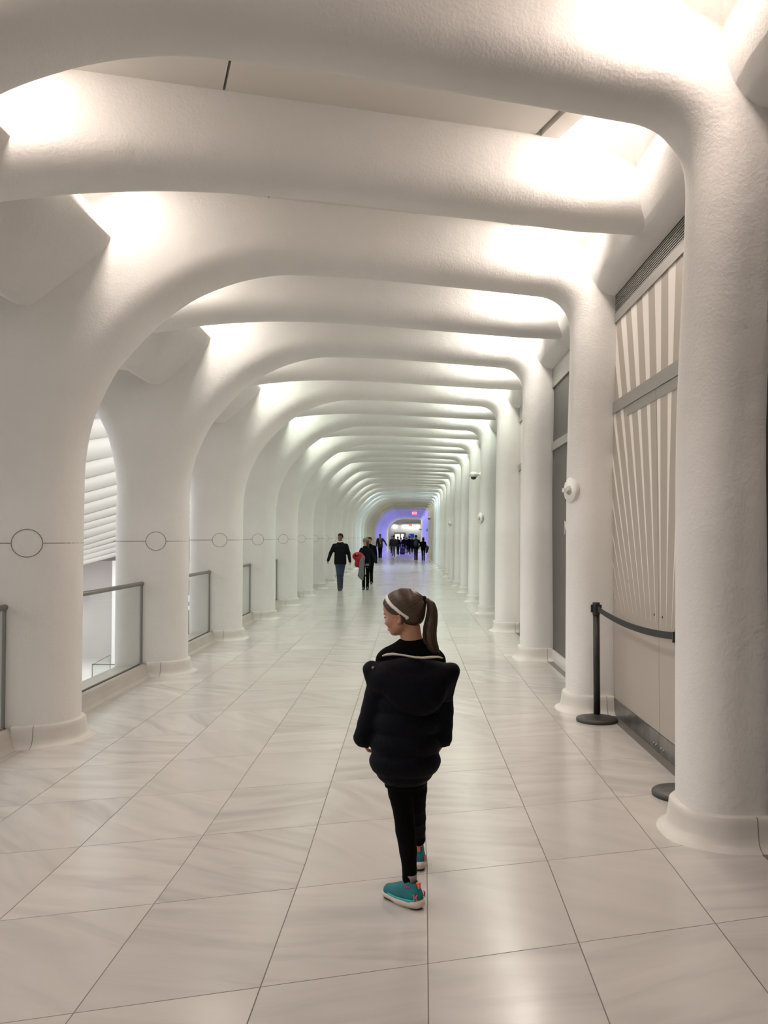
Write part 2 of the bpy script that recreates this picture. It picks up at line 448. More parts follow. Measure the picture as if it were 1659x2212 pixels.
ORD = ['first', 'second', 'third', 'fourth', 'fifth', 'sixth', 'seventh', 'eighth', 'ninth', 'tenth', 'eleventh', 'twelfth',
       'thirteenth', 'fourteenth', 'fifteenth', 'sixteenth', 'seventeenth', 'eighteenth', 'nineteenth', 'twentieth']
ORD += ['twenty-' + o for o in ORD[:9]] + ['thirtieth'] + ['thirty-' + o for o in ORD[:9]]
arch0 = plate('white_arch', pp, PLASTER)
collar('L', arch0); collar('R', arch0); groove(arch0)
rib0 = plate('ceiling_rib', ss, PLASTER)
def arch_label(n):
    if n == -1: return 'white plaster arch overhead at the top right corner, nearest of all'
    if n == 0: return 'white arch whose right pillar stands largest in front of the belt barrier'
    if n == 1: return 'white arch whose left pier carries the largest round seam ring'
    if n == 2: return 'white arch standing between the first and second full glass railings'
    y = D0 + n * PITCH
    w0 = 'lit purple' if 70 < y < 103 else 'lit pale cyan' if 43 < y < 51 else 'lit yellowish' if 51 <= y <= 70 else 'lit soft white'
    return f'white corridor arch {w0}, the {ORD[n]} one counted from the camera'
ALLARCH = []
for n in range(-2, NP):
    a = arch0 if n == -2 else copy_tree(arch0)
    a.location = (0, D0 + n * PITCH, 0)
    tag(a, arch_label(n) if n >= -1 else 'white plaster arch behind the camera', 'arch', 'white arches along the corridor')
    r = rib0 if n == -2 else copy_tree(rib0)
    r.location = (0, D0 + (n + 0.5) * PITCH, 0)
    lb = (f'white rounded ceiling rib just beyond the {ORD[n]} corridor arch' if n >= 0 else 'white rounded ceiling rib overhead, before the first arch' if n == -1 else 'white ceiling rib behind the camera')
    tag(r, lb, 'ceiling rib', 'thin ceiling ribs between the arches')
    ALLARCH.append(a)

Y0, Y1 = -9.0, 113.0
# ------------------------------------------------------------ structure shells
b = MB(); b.box(-3.35, 2.4, Y0, 127, -0.35, 0); o = b.build('floor', FLOOR); struct(o)
b = MB(); b.box(-4.8, 2.2, Y0, Y1, 5.21, 5.3); o = b.build('ceiling', SOFFIT); struct(o)
# beam over the arcade (left)
beam = [(-4.8, 3.70), (-4.4, 3.56), (-3.6, 3.54), (-3.2, 3.53), (-3.08, 3.45), (-3.02, 3.406), (-2.97, 3.388), (-2.91, 3.386), (-2.85, 3.415), (-2.70, 3.55), (-2.51, 3.73), (-2.40, 3.84),
        (-2.35, 3.905), (-2.33, 3.96), (-2.335, 4.02), (-2.37, 4.09), (-2.44, 4.155), (-2.66, 4.30), (-2.9, 4.55), (-3.0, 5.18), (-4.8, 5.18)]
b = MB(); b.grid([[(x, Y0, z) for x, z in beam], [(x, Y1, z) for x, z in beam]], closed_u=True, capu=True)
o = b.build('trim_1', PLASTER); struct(o)
lint = [(1.64, 5.18), (1.61, 4.35), (1.61, 4.2), (1.62, 4.08), (1.66, 3.96), (1.72, 3.87), (1.79, 3.82), (1.87, 3.80), (2.1, 3.80), (2.1, 5.18)]
b = MB(); b.grid([[(x, Y0, z) for x, z in lint], [(x, Y1, z) for x, z in lint]], closed_u=True, capu=True)
o = b.build('trim_2', PLASTER); struct(o)
# kerb under the glass
kp = [(-3.12, 0.150), (-3.075, 0.150), (-3.055, 0.14), (-3.04, 0.08), (-3.02, 0.03), (-2.99, 0.003), (-2.985, -0.01), (-3.40, -0.01), (-3.40, 0.12), (-3.13, 0.12)]
b = MB(); b.grid([[(x, Y0, z) for x, z in kp], [(x, Y1, z) for x, z in kp]], closed_u=True, capu=True, smooth=False)
o = b.build('baseboard_left', KERB); struct(o)
b = MB(); b.box(-3.128, -3.095, Y0, Y1, 0.14, 0.156); o = b.build('trim_3', DARKGAP); struct(o)
b = MB(); b.box(-3.42, -3.30, Y0, Y1, -0.8, -0.02); o = b.build('trim_4', PLASTER); struct(o)
# right-hand wall and floor strip
b = MB(); b.box(2.25, 2.4, Y0, Y1, 0, 5.2); o = b.build('wall_right', PALEPANEL); struct(o)
b = MB(); b.box(1.795, 1.87, Y0, Y1, -0.01, 0.0035); o = b.build('trim_5', STRIP); struct(o)
# ceiling panels and the block at their end
def panel_pair(name, yc, first):
    yn, yf = -0.60, 0.60
    out = []
    for (xa, xb) in ((-2.05, -0.985), (-0.97, 1.055)):
        e = 0.0
        v = []
        for z in (4.41, 4.47):
            for x, yy in ((xa, yn), (xb, yn), (xb, yf), (xa, yf)): v.append((x - 0.33 * yy, S(x) + yy - 0.2, z))
        b = MB(); b.add(v, [(0, 1, 2, 3), (7, 6, 5, 4), (0, 4, 5, 1), (1, 5, 6, 2), (2, 6, 7, 3), (3, 7, 4, 0)])
        o = b.build('ceiling_panel', SOFFIT, loc=(0, yc, 0)); out.append(o)
    return out
b = MB()
v = []
for z in (4.40, 5.2):
    for x, yy in ((1.095, -.6), (1.225, -.6), (1.225, .6), (1.095, .6)): v.append((x - 0.33 * yy, S(x) + yy - 0.2, z))
b.add(v, [(0, 1, 2, 3), (7, 6, 5, 4), (0, 4, 5, 1), (1, 5, 6, 2), (2, 6, 7, 3), (3, 7, 4, 0)])
v = []
for z in (4.40, 5.2):
    for x, yy in ((-2.12, -.6), (-2.08, -.6), (-2.08, .6), (-2.12, .6)): v.append((x - 0.33 * yy, S(x) + yy - 0.2, z))
b.add(v, [(0, 1, 2, 3), (7, 6, 5, 4), (0, 4, 5, 1), (1, 5, 6, 2), (2, 6, 7, 3), (3, 7, 4, 0)])
blk = b.build('trim_6', SOFFIT, loc=(0, D0 + 0.25 * PITCH, 0)); struct(blk)
pan = panel_pair('p', 0, True)
for i in range(-5, 2 * NP):
    yc = D0 + (0.25 + 0.5 * i) * PITCH
    if i != 0:
        c = blk.copy(); COL.objects.link(c); c.location = (0, yc, 0); c.name = 'trim_6'
    for j, p in enumerate(pan):
        q = p if i == -5 else p.copy()
        if i != -5: COL.objects.link(q)
        q.location = (0, yc, 0)
        side = 'left' if j == 0 else 'right'
        if i == 0: lb = f'{side} flat white ceiling panel beside the thin dark joint, before the nearest ceiling rib'
        else: lb = f'{side} flat white ceiling panel hidden high between corridor ribs'
        tag(q, lb, 'ceiling panel', 'flat panels between the ceiling ribs' if i else None)

# ------------------------------------------------------------ glass railings
def railing(n, first=None):
    ya = D0 + n * PITCH + S(-3.1) + TT; yb = D0 + (n + 1) * PITCH + S(-3.1) - TT
    root = empty('glass_railing', (-3.11, ya, 0)); L = yb - ya
    b = MB(); b.box(-0.006, 0.006, 0.02, L - 0.03, 0.14, 1.055); b.build('glass_pane', GLASS, root)
    b = MB(); b.tube([(0, 0.0, 1.078), (0, L, 1.078)], 0.024, 14); b.build('handrail', STEEL, root)
    for yy in (0.012, L - 0.012):
        b = MB(); b.box(-0.012, 0.012, yy - 0.008, yy + 0.008, 0.14, 1.06); b.build('edge_channel', STEEL, root)
    for yy in (0.06, L - 0.06):
        b = MB(); b.box(-0.015, 0.015, yy - 0.03, yy + 0.03, 0.142, 0.165); b.build('clamp', FRAME, root)
    return root
r0 = railing(-1)
for n in range(-1, NP - 1):
    r = r0 if n == -1 else copy_tree(r0)
    r.location = (-3.11, D0 + n * PITCH + S(-3.1) + TT, 0)
    if n < 0: lb = 'glass railing with round steel handrail behind the camera'
    elif n == 0: lb = 'nearest glass railing, cut by the left edge of the picture'
    elif n == 1: lb = 'glass railing with steel handrail showing the hall floor below'
    elif n == 2: lb = 'glass railing with short handrail beside the blue lit screens'
    else: lb = f'distant glass railing between the {ORD[n]} and {ORD[n + 1]} corridor arches'
    tag(r, lb, 'railing', 'glass railings on the left side')

# ------------------------------------------------------------ shopfronts
def shop(n, kind):
    ya = D0 + n * PITCH + S(1.87) + TT - 0.05; yb = D0 + (n + 1) * PITCH + S(1.87) - TT + 0.05
    if n == -1: ya = 0.5
    root = empty('shopfront', (0, 0, 0))
    face = {'rays': RAYS, 'dark': DARKPANEL, 'black': BLACKPANEL, 'pale': PALEPANEL}[kind]
    zt = 3.64 if kind == 'rays' else 3.82
    if kind == 'rays':
        b = MB(); b.box(1.875, 1.95, ya, yb, 2.85, 3.56); b.build('upper_panel', face, root)
        b = MB(); b.box(1.875, 1.95, 7.40, yb, 0.15, 2.75); b.build('fixed_panel', face, root)
        b = MB(); b.box(1.875, 1.95, 7.395, 7.40, 0.15, 2.75); b.build('shadow_gap', DARKGAP, root)
        for k, (a, c) in enumerate(((6.527, 7.394), (5.655, 6.520))):
            b = MB(); b.box(1.872, 1.95, a, c, 0.152, 2.66); d = b.build('door_leaf', face, root)
            b = MB(); yk = 6.634 if k == 0 else 6.421
            b.lathe([(0.0, -0.004), (0.008, -0.004), (0.008, 0.01)], 10, (1.872, yk, 1.027), 'x'); b.build('keyhole', DARKGAP, d)
            b = MB(); b.box(1.868, 1.95, a, c, 2.66, 2.742); b.build('top_rail', FRAME, d)
            b = MB(); b.box(1.866, 1.95, a, c, 0.004, 0.15); b.build('bottom_rail', KICK, d)
            for yo in (0.06, 0.12):
                b = MB(); b.lathe([(0.0, -0.01), (0.010, -0.008), (0.012, 0.0), (0.012, 0.02)], 10, (1.866, (a if k == 0 else c) + (yo if k == 0 else -yo), 0.05), 'x')
                b.build('bolt', STEEL, d)
        b = MB(); b.box(1.875, 1.95, ya, 5.65, 0.15, 2.75); b.build('fixed_panel', face, root)
        b = MB(); b.box(1.874, 1.90, 6.520, 6.527, 0.0, 2.75); b.build('door_gap', DARKGAP, root)
        for (a, c) in ((ya, 5.65), (7.40, yb)):
            b = MB(); b.box(1.866, 1.95, a, c, 0.004, 0.15); b.build('kick_plate', KICK, root)
        b = MB()
        b.box(1.885, 1.95, ya, yb, 3.64, 3.83)
        for k in range(9): b.box(1.866, 1.886, ya, yb, 3.648 + k * 0.019, 3.656 + k * 0.019)
        b.build('louvre_vent', FRAME, root)
    else:
        b = MB(); b.box(1.885, 1.95, ya, yb, 2.85, 3.56); b.build('upper_panel', face, root)
        b = MB(); b.box(1.885, 1.95, ya, yb, 0.15, 2.75); b.build('lower_panel', face, root)
        b = MB(); b.box(1.866, 1.95, ya, yb, 0.004, 0.15); b.build('kick_plate', KICK if kind != 'dark' else STONE, root)
    b = MB(); b.box(1.862, 1.95, ya, yb, 3.555, zt); b.build('head_frame', FRAME, root)
    b = MB(); b.box(1.862, 1.95, ya, yb, 2.745, 2.85); b.build('transom', FRAME, root)
    return root
s = shop(0, 'rays'); tag(s, 'beige hoarding with white rays fanning upward and double doors', 'shopfront')
s = shop(1, 'dark'); tag(s, 'dark grey shopfront with a white letter, beyond the second right pillar', 'shopfront')
text_mesh('letter', 'N', 0.24, SIGNW, s, (1.883, 10.37, 1.72), (PI / 2, 0, -PI / 2))
s = shop(-1, 'black'); tag(s, 'black shopfront with grey transom at the right edge of the picture', 'shopfront')
s = shop(2, 'pale'); tag(s, 'pale shopfront sliver between the third and fourth right pillars', 'shopfront')
s3 = shop(3, 'dark'); s4 = shop(4, 'pale')
for n in range(3, NP - 1):
    k = (n - 3) // 2
    s = (s3 if n % 2 else s4) if n < 5 else copy_tree(s3 if n % 2 else s4)
    s.location = (0, 2 * k * PITCH, 0)
    tag(s, f'closed shopfront between the {ORD[n]} and {ORD[n + 1]} right pillars', 'shopfront', 'closed shopfronts further down the right wall')

# ------------------------------------------------------------ belt barrier
def post(x, y, label):
    r = empty('barrier_post', (x, y, 0)); tag(r, label, 'barrier post', 'black belt barrier posts')
    b = MB(); b.lathe([(0.02, 0.0), (0.178, 0.0), (0.18, 0.006), (0.18, 0.022), (0.172, 0.030), (0.12, 0.042), (0.05, 0.055), (0.034, 0.062), (0.02, 0.062)], 48); b.build('base', BLACKM, r)
    b = MB(); b.lathe([(0.0, 0.05), (0.029, 0.05), (0.029, 0.93), (0.0, 0.93)], 24); b.build('pole', BLACK, r)
    b = MB(); b.lathe([(0.0, 0.93), (0.0315, 0.93), (0.0325, 0.94), (0.0325, 1.03), (0.030, 1.042), (0.0, 1.044)], 24); b.build('belt_cassette', BLACK, r)
    b = MB()
    for a in range(4):
        ang = a * PI / 2 + 1.5
        cx, cy = 0.036 * math.cos(ang), 0.036 * math.sin(ang)
        b.box(cx - 0.010, cx + 0.010, cy - 0.010, cy + 0.010, 0.955, 1.022)
    b.build('belt_slots', BLACK, r)
    return r
post(1.652, 7.66, 'black belt barrier post standing clear beside the second right pillar')
post(1.705, 5.48, 'black belt barrier post mostly hidden behind the largest right pillar')
b = MB(); rows = []
for k in range(17):
    t = k / 16; x = 1.655 + 0.048 * t; y = 7.62 + (5.52 - 7.62) * t; z = 0.99 - 0.17 * 4 * t * (1 - t) * 0.28
    rows.append([(x - 0.001, y, z - 0.024), (x - 0.001, y, z + 0.024), (x + 0.001, y, z + 0.024), (x + 0.001, y, z - 0.024)])
b.grid(rows, closed_u=True, capu=True, smooth=False)
o = b.build('barrier_belt', BELT); tag(o, 'black webbing belt sagging between the two barrier posts', 'belt')

# ------------------------------------------------------------ discs and cameras on the right pillars
def disc(n, z, dx, label, col=WHITEP, r=0.12, bracket=True):
    y = D0 + n * PITCH + S(1.45) - 0.10
    root = empty('wall_disc', (dx, y, z), math.radians(17)); tag(root, label, 'wall fitting')
    b = MB(); b.lathe([(0.0, -0.02), (r * 0.97, -0.018), (r, -0.012), (r, 0.03), (0, 0.03)], 40, (0, 0, 0), 'x'); b.build('plate', col, root)
    if bracket:
        b = MB(); b.lathe([(0.0, -0.034), (0.040, -0.034), (0.046, -0.018), (0.046, 0)], 24, (0, 0, 0), 'x'); b.build('hub', MATS['grey_plastic'], root)
        b = MB(); b.tube([(0, 0, 0), (-0.075, 0, 0)], 0.014, 10); b.box(-0.085, -0.05, -0.02, 0.02, -0.018, 0.018); b.build('stub', col, root)
        for sg in (-1, 1):
            b = MB(); b.box(-0.02, 0.0, r * 0.62 - 0.006, r * 0.62 + 0.006, sg * r * 0.74 - 0.006, sg * r * 0.74 + 0.006); b.build('clip', BLACK, root)
    return root
mat('grey_plastic', (0.42, 0.42, 0.40), 0.5)
disc(1, 2.06, 1.525, 'round white wall plate with stub bracket on the second right pillar')
disc(4, 2.02, 1.51, 'small round white wall plate on the right pillar below the dome camera', r=0.12)
disc(8, 2.1, 1.51, 'tiny round wall plate on a far right pillar, no camera above', r=0.09)
disc(20, 2.25, 1.46, 'small grey disc on a pillar at the purple lit stretch', MATS['grey_plastic'], 0.13, False)
def dome(n, z, label, s=1.0):
    y = D0 + n * PITCH + S(1.45) - 0.12
    root = empty('dome_camera', (1.37, y, z)); tag(root, label, 'security camera')
    b = MB(); b.lathe([(0.0, 0.075 * s), (0.05 * s, 0.072 * s), (0.085 * s, 0.05 * s), (0.092 * s, 0.02 * s), (0.09 * s, -0.03 * s), (0.07 * s, -0.035 * s), (0.0, -0.035 * s)], 28); b.build('housing', WHITEP, root)
    b = MB(); b.lathe([(0.062 * s, -0.034 * s), (0.058 * s, -0.055 * s), (0.04 * s, -0.08 * s), (0.0, -0.092 * s)], 24); b.build('dark_dome', BLACK, root)
    b = MB(); b.tube([(0.05, 0, 0.03), (0.15, 0.02, 0.02)], 0.028, 12); b.lathe([(0.0, 0.13), (0.07, 0.13), (0.07, 0.16), (0, 0.16)], 24, (0, 0.02, 0.0), 'x'); b.build('wall_arm', WHITEP, root)
dome(4, 2.93, 'white dome security camera with black eye on the fifth right pillar')
dome(16, 2.93, 'tiny dark security camera high on a distant right pillar', 1.3)

# ------------------------------------------------------------ exit signs, far end
RED = mat('red_sign_face', (0.9, 0.12, 0.10), 0.5, emit=(1.0, 0.10, 0.09), estr=1.3)
PINKL = mat('exit_letters', (1.0, 0.5, 0.45), 0.5, emit=(1.0, 0.45, 0.4), estr=1.6)
def exit_sign(x, y, z, w_, h_, label, top):
    r = empty('exit_sign', (x, y, z)); tag(r, label, 'exit sign')
    b = MB(); b.box(-w_ / 2, w_ / 2, 0, 0.05, -h_ / 2, h_ / 2); b.build('sign_box', RED, r)
    text_mesh('lettering', 'EXIT', h_ * 0.72, PINKL, r, (0, -0.004, 0), (PI / 2, 0, 0))
    b = MB(); b.tube([(0, 0.025, h_ / 2), (0, 0.025, top - z)], 0.012, 6); b.build('stem', WHITEP, r)
exit_sign(0.45, 73.78, 3.66, 0.38, 0.30, 'red EXIT sign hanging in front of the purple ceiling', 3.93)
exit_sign(0.16, 113.5, 3.17, 0.42, 0.24, 'red EXIT sign at the bright end of the corridor', 3.63)

b = MB(); b.box(-4.8, 2.2, Y1 - 0.2, Y1, 3.6, 5.3); b.box(-4.8, 2.2, Y1, 127.2, 3.6, 3.7); o = b.build('wall_end_bulkhead', PLASTER); o.name = 'trim_7'; struct(o)
WEND = mat('end_wall_paint', (0.82, 0.82, 0.80), 0.7)
b = MB(); b.box(-5.0, 2.4, 125, 125.2, 0, 3.7); o = b.build('wall_end', WEND); struct(o)
b = MB(); b.box(-5.0, -4.8, Y1, 125, 0, 3.7); o = b.build('wall_left', WEND); struct(o)
b = MB(); b.box(2.0, 2.2, Y1, 125, 0, 3.7); o = b.build('wall_side', WEND); struct(o)
LITW = mat('lit_doorway_glass', (0.9, 0.9, 0.8), 0.5, emit=(1.0, 1.0, 0.86), estr=0.9)
d = empty('door_1', (-1.35, 124.95, 0)); d['kind'] = 'structure'
b = MB(); b.box(-0.85, 0.85, -0.06, 0, 2.08, 2.28); b.box(-0.85, -0.72, -0.06, 0, 0, 2.1); b.box(0.0, 0.14, -0.06, 0, 0, 2.1); b.box(0.55, 0.85, -0.06, 0, 0, 2.1); b.build('door_frame', FRAME, d)
for xa, xb in ((-0.70, -0.02), (0.16, 0.53)):
    b = MB(); b.box(xa, xb, -0.03, -0.01, 0.1, 2.06); b.build('door_glass', LITW, d)
BLUE = mat('blue_board', (0.01, 0.035, 0.30), 0.4, emit=(0.01, 0.05, 0.5), estr=0.35)
bs = empty('wall_sign', (0.31, 124.9, 1.76)); tag(bs, 'blue wall board with small white marks beside the lit doorway', 'sign')
b = MB(); b.box(-0.40, 0.40, 0, 0.05, -0.33, 0.33); b.build('board', BLUE, bs)
b = MB(); b.lathe([(0, -0.01), (0.045, -0.01), (0.045, 0)], 16, (-0.24, 0, 0.2), 'y'); b.box(-0.29, -0.19, -0.01, 0, 0.0, 0.13); b.box(-0.22, -0.1, -0.01, 0, -0.02, 0.03)
b.box(0.24, 0.32, -0.01, 0, -0.22, -0.14); b.box(-0.3, -0.1, -0.01, 0, -0.2, -0.17); b.build('white_symbol', SIGNW, bs)
hs = empty('hanging_sign', (1.62, 106, 2.55)); tag(hs, 'small dark sign projecting from the wall near the far end', 'sign')
b = MB(); b.box(-0.42, 0.3, 0, 0.04, -0.07, 0.07); b.build('sign_plate', FRAME, hs)

# ------------------------------------------------------------ the hall beyond the arcade
HALLW = mat('hall_wall_stone', (0.62, 0.59, 0.585), 0.6, var=0.05, vscale=0.5)
HALLF = mat('hall_floor_stone', (0.62, 0.60, 0.58), 0.35, var=0.05, vscale=0.4)
b = MB(); b.box(-45, -3.4, -12, 70, -6.2, -6.0); o = b.build('floor_hall', HALLF); struct(o)
b = MB(); b.box(-45, -4.9, 54, 54.4, -6, 0.1); o = b.build('wall_hall_far', HALLW); struct(o)
b = MB(); b.box(-45.3, -45, -12, 70, -6, 18); o = b.build('wall_hall_left', PLASTER); struct(o)
b = MB(); b.box(-45, -4.9, 57, 57.4, 0, 18); o = b.build('wall_hall_back', PLASTER); struct(o)
b = MB(); b.box(-3.42, -3.38, Y0, 54, -6, -0.8); o = b.build('wall_hall_right', PLASTER); struct(o)
Ly = [905, 949, 996, 1032, 1062, 1086, 1110, 1128, 1144, 1162, 1176.5, 1187, 1198, 1209, 1218]
Ry = [895, 941, 980, 1014, 1042, 1067, 1088, 1108, 1124, 1140, 1153, 1167.5, 1178, 1189, 1200]
def hp(x, y, Y):      # where a sight line meets the far side of the hall
    return ((x - 884) * Y / 1853, Y, 1.62 + (1160 - y) * Y / 1853)
HR = mat('hall_rib_white', (0.80, 0.79, 0.76), 0.5)
for i in range(1, len(Ly)):
    Y = 52.0
    a0 = hp(183, (Ly[i] + Ly[i - 1]) / 2, Y); a1 = hp(256, (Ry[i] + Ry[i - 1]) / 2, Y)
    r_ = abs(Ly[i] - Ly[i - 1]) * Y / 1853 * 0.52
    m_ = (a1[2] - a0[2]) / (a1[0] - a0[0])
    p = [(x, Y, a0[2] + m_ * (x - a0[0])) for x in (-24, -20, -16, -12, -8.5)]
    b = MB(); b.tube(p, r_, 18, flat=(1.0, 1.0)); o = b.build('hall_rib', HR)
    tag(o, f'slanting white rib of the hall beyond, the {ORD[i - 1]} from the top of the first opening', 'rib', 'slanting white ribs of the hall')
# extra ribs for the slit further right
b = MB(); b.box(-17.8, -17.0, 51.0, 51.8, -6, 0.2); o = b.build('hall_pier', HR); tag(o, 'white square pier standing far below in the hall', 'pier')
g = empty('hall_balustrade', (-16.35, 44.0, -6.0)); tag(g, 'small glass balustrade on the hall floor far below the railing', 'balustrade')
for (xa, ya, xb, yb) in ((0, 0, 1.9, 0.0), (0, 0, -0.3, 3.5)):
    b = MB(); b.tube([(xa, ya, 1.05), (xb, yb, 1.05)], 0.03, 8); b.build('top_rail', STEEL, g)
    L = math.hypot(xb - xa, yb - ya); ux, uy = (xb - xa) / L, (yb - ya) / L
    b = MB(); b.add([(xa, ya, 0.05), (xb, yb, 0.05), (xb, yb, 1.0), (xa, ya, 1.0), (xa - uy * .012, ya + ux * .012, 0.05), (xb - uy * .012, yb + ux * .012, 0.05), (xb - uy * .012, yb + ux * .012, 1.0), (xa - uy * .012, ya + ux * .012, 1.0)],
                    [(0, 1, 2, 3), (7, 6, 5, 4), (0, 4, 5, 1), (1, 5, 6, 2), (2, 6, 7, 3), (3, 7, 4, 0)]); b.build('glass', GLASS, g)
for xy in ((0, 0), (1.9, 0), (-0.3, 3.5)):
    b = MB(); b.tube([(xy[0], xy[1], 0), (xy[0], xy[1], 1.05)], 0.022, 8); b.build('post', STEEL, g)
SCR = mat('blue_white_screen', (0.3, 0.4, 1), 0.4, emit=(0.55, 0.65, 1.0), estr=1.5)
dk = empty('display_stand', (-11.35, 45, -6)); tag(dk, 'dark display stand with two blue lit screens seen past the third left pier', 'display')
b = MB(); b.box(-0.5, 0.5, 0, 0.3, 0, 5.35); b.build('body', mat('dark_stand', (0.06, 0.055, 0.05), 0.5), dk)
for za, zb in ((4.22, 4.55), (3.78, 3.99)):
    b = MB(); b.box(-0.45, 0.45, -0.02, 0, za, zb); b.build('screen', SCR, dk)
# ============================================================ people: smooth signed-distance modelling
class Field:
    def __init__(s, lo, hi, h):
        s.lo = np.array(lo, float); s.h = h
        s.n = np.ceil((np.array(hi) - s.lo) / h).astype(int) + 1
        s.F = np.full(s.n, 1.0, np.float32)
    def _box(s, lo, hi):
        a = np.clip(np.floor((np.array(lo) - s.lo) / s.h).astype(int), 0, s.n - 1)
        b = np.clip(np.ceil((np.array(hi) - s.lo) / s.h).astype(int) + 1, 1, s.n)
        sl = tuple(slice(a[i], b[i]) for i in range(3))
        ax = [s.lo[i] + s.h * np.arange(a[i], b[i]) for i in range(3)]
        g = np.meshgrid(*ax, indexing='ij', sparse=True)
        return sl, g
    def _mix(s, sl, d, k, op):
        a = s.F[sl]
        if op == 'add':
            if k > 0:
                hh = np.clip(0.5 + 0.5 * (a - d) / k, 0, 1); r = a * (1 - hh) + d * hh - k * hh * (1 - hh)
            else: r = np.minimum(a, d)
        else:
            d = -d
            if k > 0:
                hh = np.clip(0.5 - 0.5 * (a - d) / k, 0, 1); r = a * (1 - hh) + d * hh + k * hh * (1 - hh)
            else: r = np.maximum(a, d)
        s.F[sl] = r
    def cone(s, p, q, r1, r2, k=0.01, op='add', flat=None):
        """tapered capsule; flat=(axis vector, factor) squeezes it along that axis"""
        p = np.array(p, float); q = np.array(q, float); m = max(r1, r2) + k + 3 * s.h
        sl, (x, y, z) = s._box(np.minimum(p, q) - m, np.maximum(p, q) + m)
        ba = q - p; L = max(1e-9, ba @ ba)
        X, Y, Z = x - p[0], y - p[1], z - p[2]
        t = np.clip((X * ba[0] + Y * ba[1] + Z * ba[2]) / L, 0, 1)
        dx, dy, dz = X - t * ba[0], Y - t * ba[1], Z - t * ba[2]
        if flat is not None:
            a = np.array(flat[0], float); a /= np.linalg.norm(a)
            w = dx * a[0] + dy * a[1] + dz * a[2]
            dd = np.sqrt(np.maximum(dx * dx + dy * dy + dz * dz - w * w, 0) + (w / flat[1]) ** 2)
            d = (dd - (r1 + (r2 - r1) * t)) * min(1, flat[1])
        else: d = np.sqrt(dx * dx + dy * dy + dz * dz) - (r1 + (r2 - r1) * t)
        s._mix(sl, d, k, op); return s
    def ell(s, c, r, k=0.01, op='add', rz=0.0, rx=0.0, ry=0.0):
        c = np.array(c, float); r = np.array(r, float); m = r.max() + k + 3 * s.h
        sl, (x, y, z) = s._box(c - m, c + m)
        M = (Matrix.Rotation(rz, 3, 'Z') @ Matrix.Rotation(ry, 3, 'Y') @ Matrix.Rotation(rx, 3, 'X')).inverted()
        X, Y, Z = x - c[0], y - c[1], z - c[2]
        u = [M[i][0] * X + M[i][1] * Y + M[i][2] * Z for i in range(3)]
        k0 = np.sqrt((u[0] / r[0]) ** 2 + (u[1] / r[1]) ** 2 + (u[2] / r[2]) ** 2)
        k1 = np.sqrt((u[0] / r[0] ** 2) ** 2 + (u[1] / r[1] ** 2) ** 2 + (u[2] / r[2] ** 2) ** 2) + 1e-9
        d = k0 * (k0 - 1) / k1
        s._mix(sl, d, k, op); return s
    def stack(s, rows, k=0.01, op='add', quilt=0.0, qp=0.085):
        """upright body of elliptical rings: (z, cx, cy, rx, ry) from low to high"""
        R = np.array(rows, float); m = R[:, 3:].max() + k + 3 * s.h
        lo = (R[:, 1].min() - m, R[:, 2].min() - m, R[0, 0] - k - 3 * s.h); hi = (R[:, 1].max() + m, R[:, 2].max() + m, R[-1, 0] + k + 3 * s.h)
        sl, (x, y, z) = s._box(lo, hi)
        zf = z.ravel(); I = [np.interp(zf, R[:, 0], R[:, i])[None, None, :] for i in range(1, 5)]
        q = np.sqrt(((x - I[0]) / I[2]) ** 2 + ((y - I[1]) / I[3]) ** 2)
        d = (q - 1) * np.minimum(I[2], I[3])
        if quilt: d = d - quilt * (np.abs(np.sin(PI * z / qp)) - 0.5)
        d = np.maximum(d, np.maximum(R[0, 0] - z, z - R[-1, 0]))
        s._mix(sl, d, k, op); return s
    def cut(s, f, lo=None, hi=None, k=0.0):
        """remove where f(x,y,z) > 0"""
        lo = s.lo if lo is None else lo; hi = s.lo + s.h * s.n if hi is None else hi
        sl, (x, y, z) = s._box(lo, hi)
        a = s.F[sl]; d = f(x, y, z) + 0 * a
        if k > 0:
            hh = np.clip(0.5 + 0.5 * (d - a) / k, 0, 1); s.F[sl] = a * (1 - hh) + d * hh + k * hh * (1 - hh)
        else: s.F[sl] = np.maximum(a, d)
        return s
    def mesh(s):
        F = s.F; n = s.n
        inside = F < 0
        c = [inside[i:n[0] - 1 + i, j:n[1] - 1 + j, k:n[2] - 1 + k] for i in (0, 1) for j in (0, 1) for k in (0, 1)]
        any_ = np.logical_or.reduce(c); all_ = np.logical_and.reduce(c); m = any_ & ~all_
        idx = np.argwhere(m)
        if len(idx) == 0: return np.zeros((0, 3)), np.zeros((0, 4), int)
        vid = np.full(m.shape, -1, np.int64); vid[tuple(idx.T)] = np.arange(len(idx))
        acc = np.zeros((len(idx), 3)); cnt = np.zeros(len(idx))
        corners = [(i, j, k) for i in (0, 1) for j in (0, 1) for k in (0, 1)]
        for a in corners:
            for ax in range(3):
                if a[ax]: continue
                b2 = list(a); b2[ax] = 1
                fa = F[idx[:, 0] + a[0], idx[:, 1] + a[1], idx[:, 2] + a[2]]; fb = F[idx[:, 0] + b2[0], idx[:, 1] + b2[1], idx[:, 2] + b2[2]]
                cr = (fa < 0) != (fb < 0); t = np.where(cr, fa / np.where(cr, fa - fb, 1), 0)
                p = np.array(a, float)[None, :].repeat(len(idx), 0); p[:, ax] += t
                acc[cr] += p[cr]; cnt[cr] += 1
        V = s.lo + s.h * (idx + acc / cnt[:, None])
        Q = []
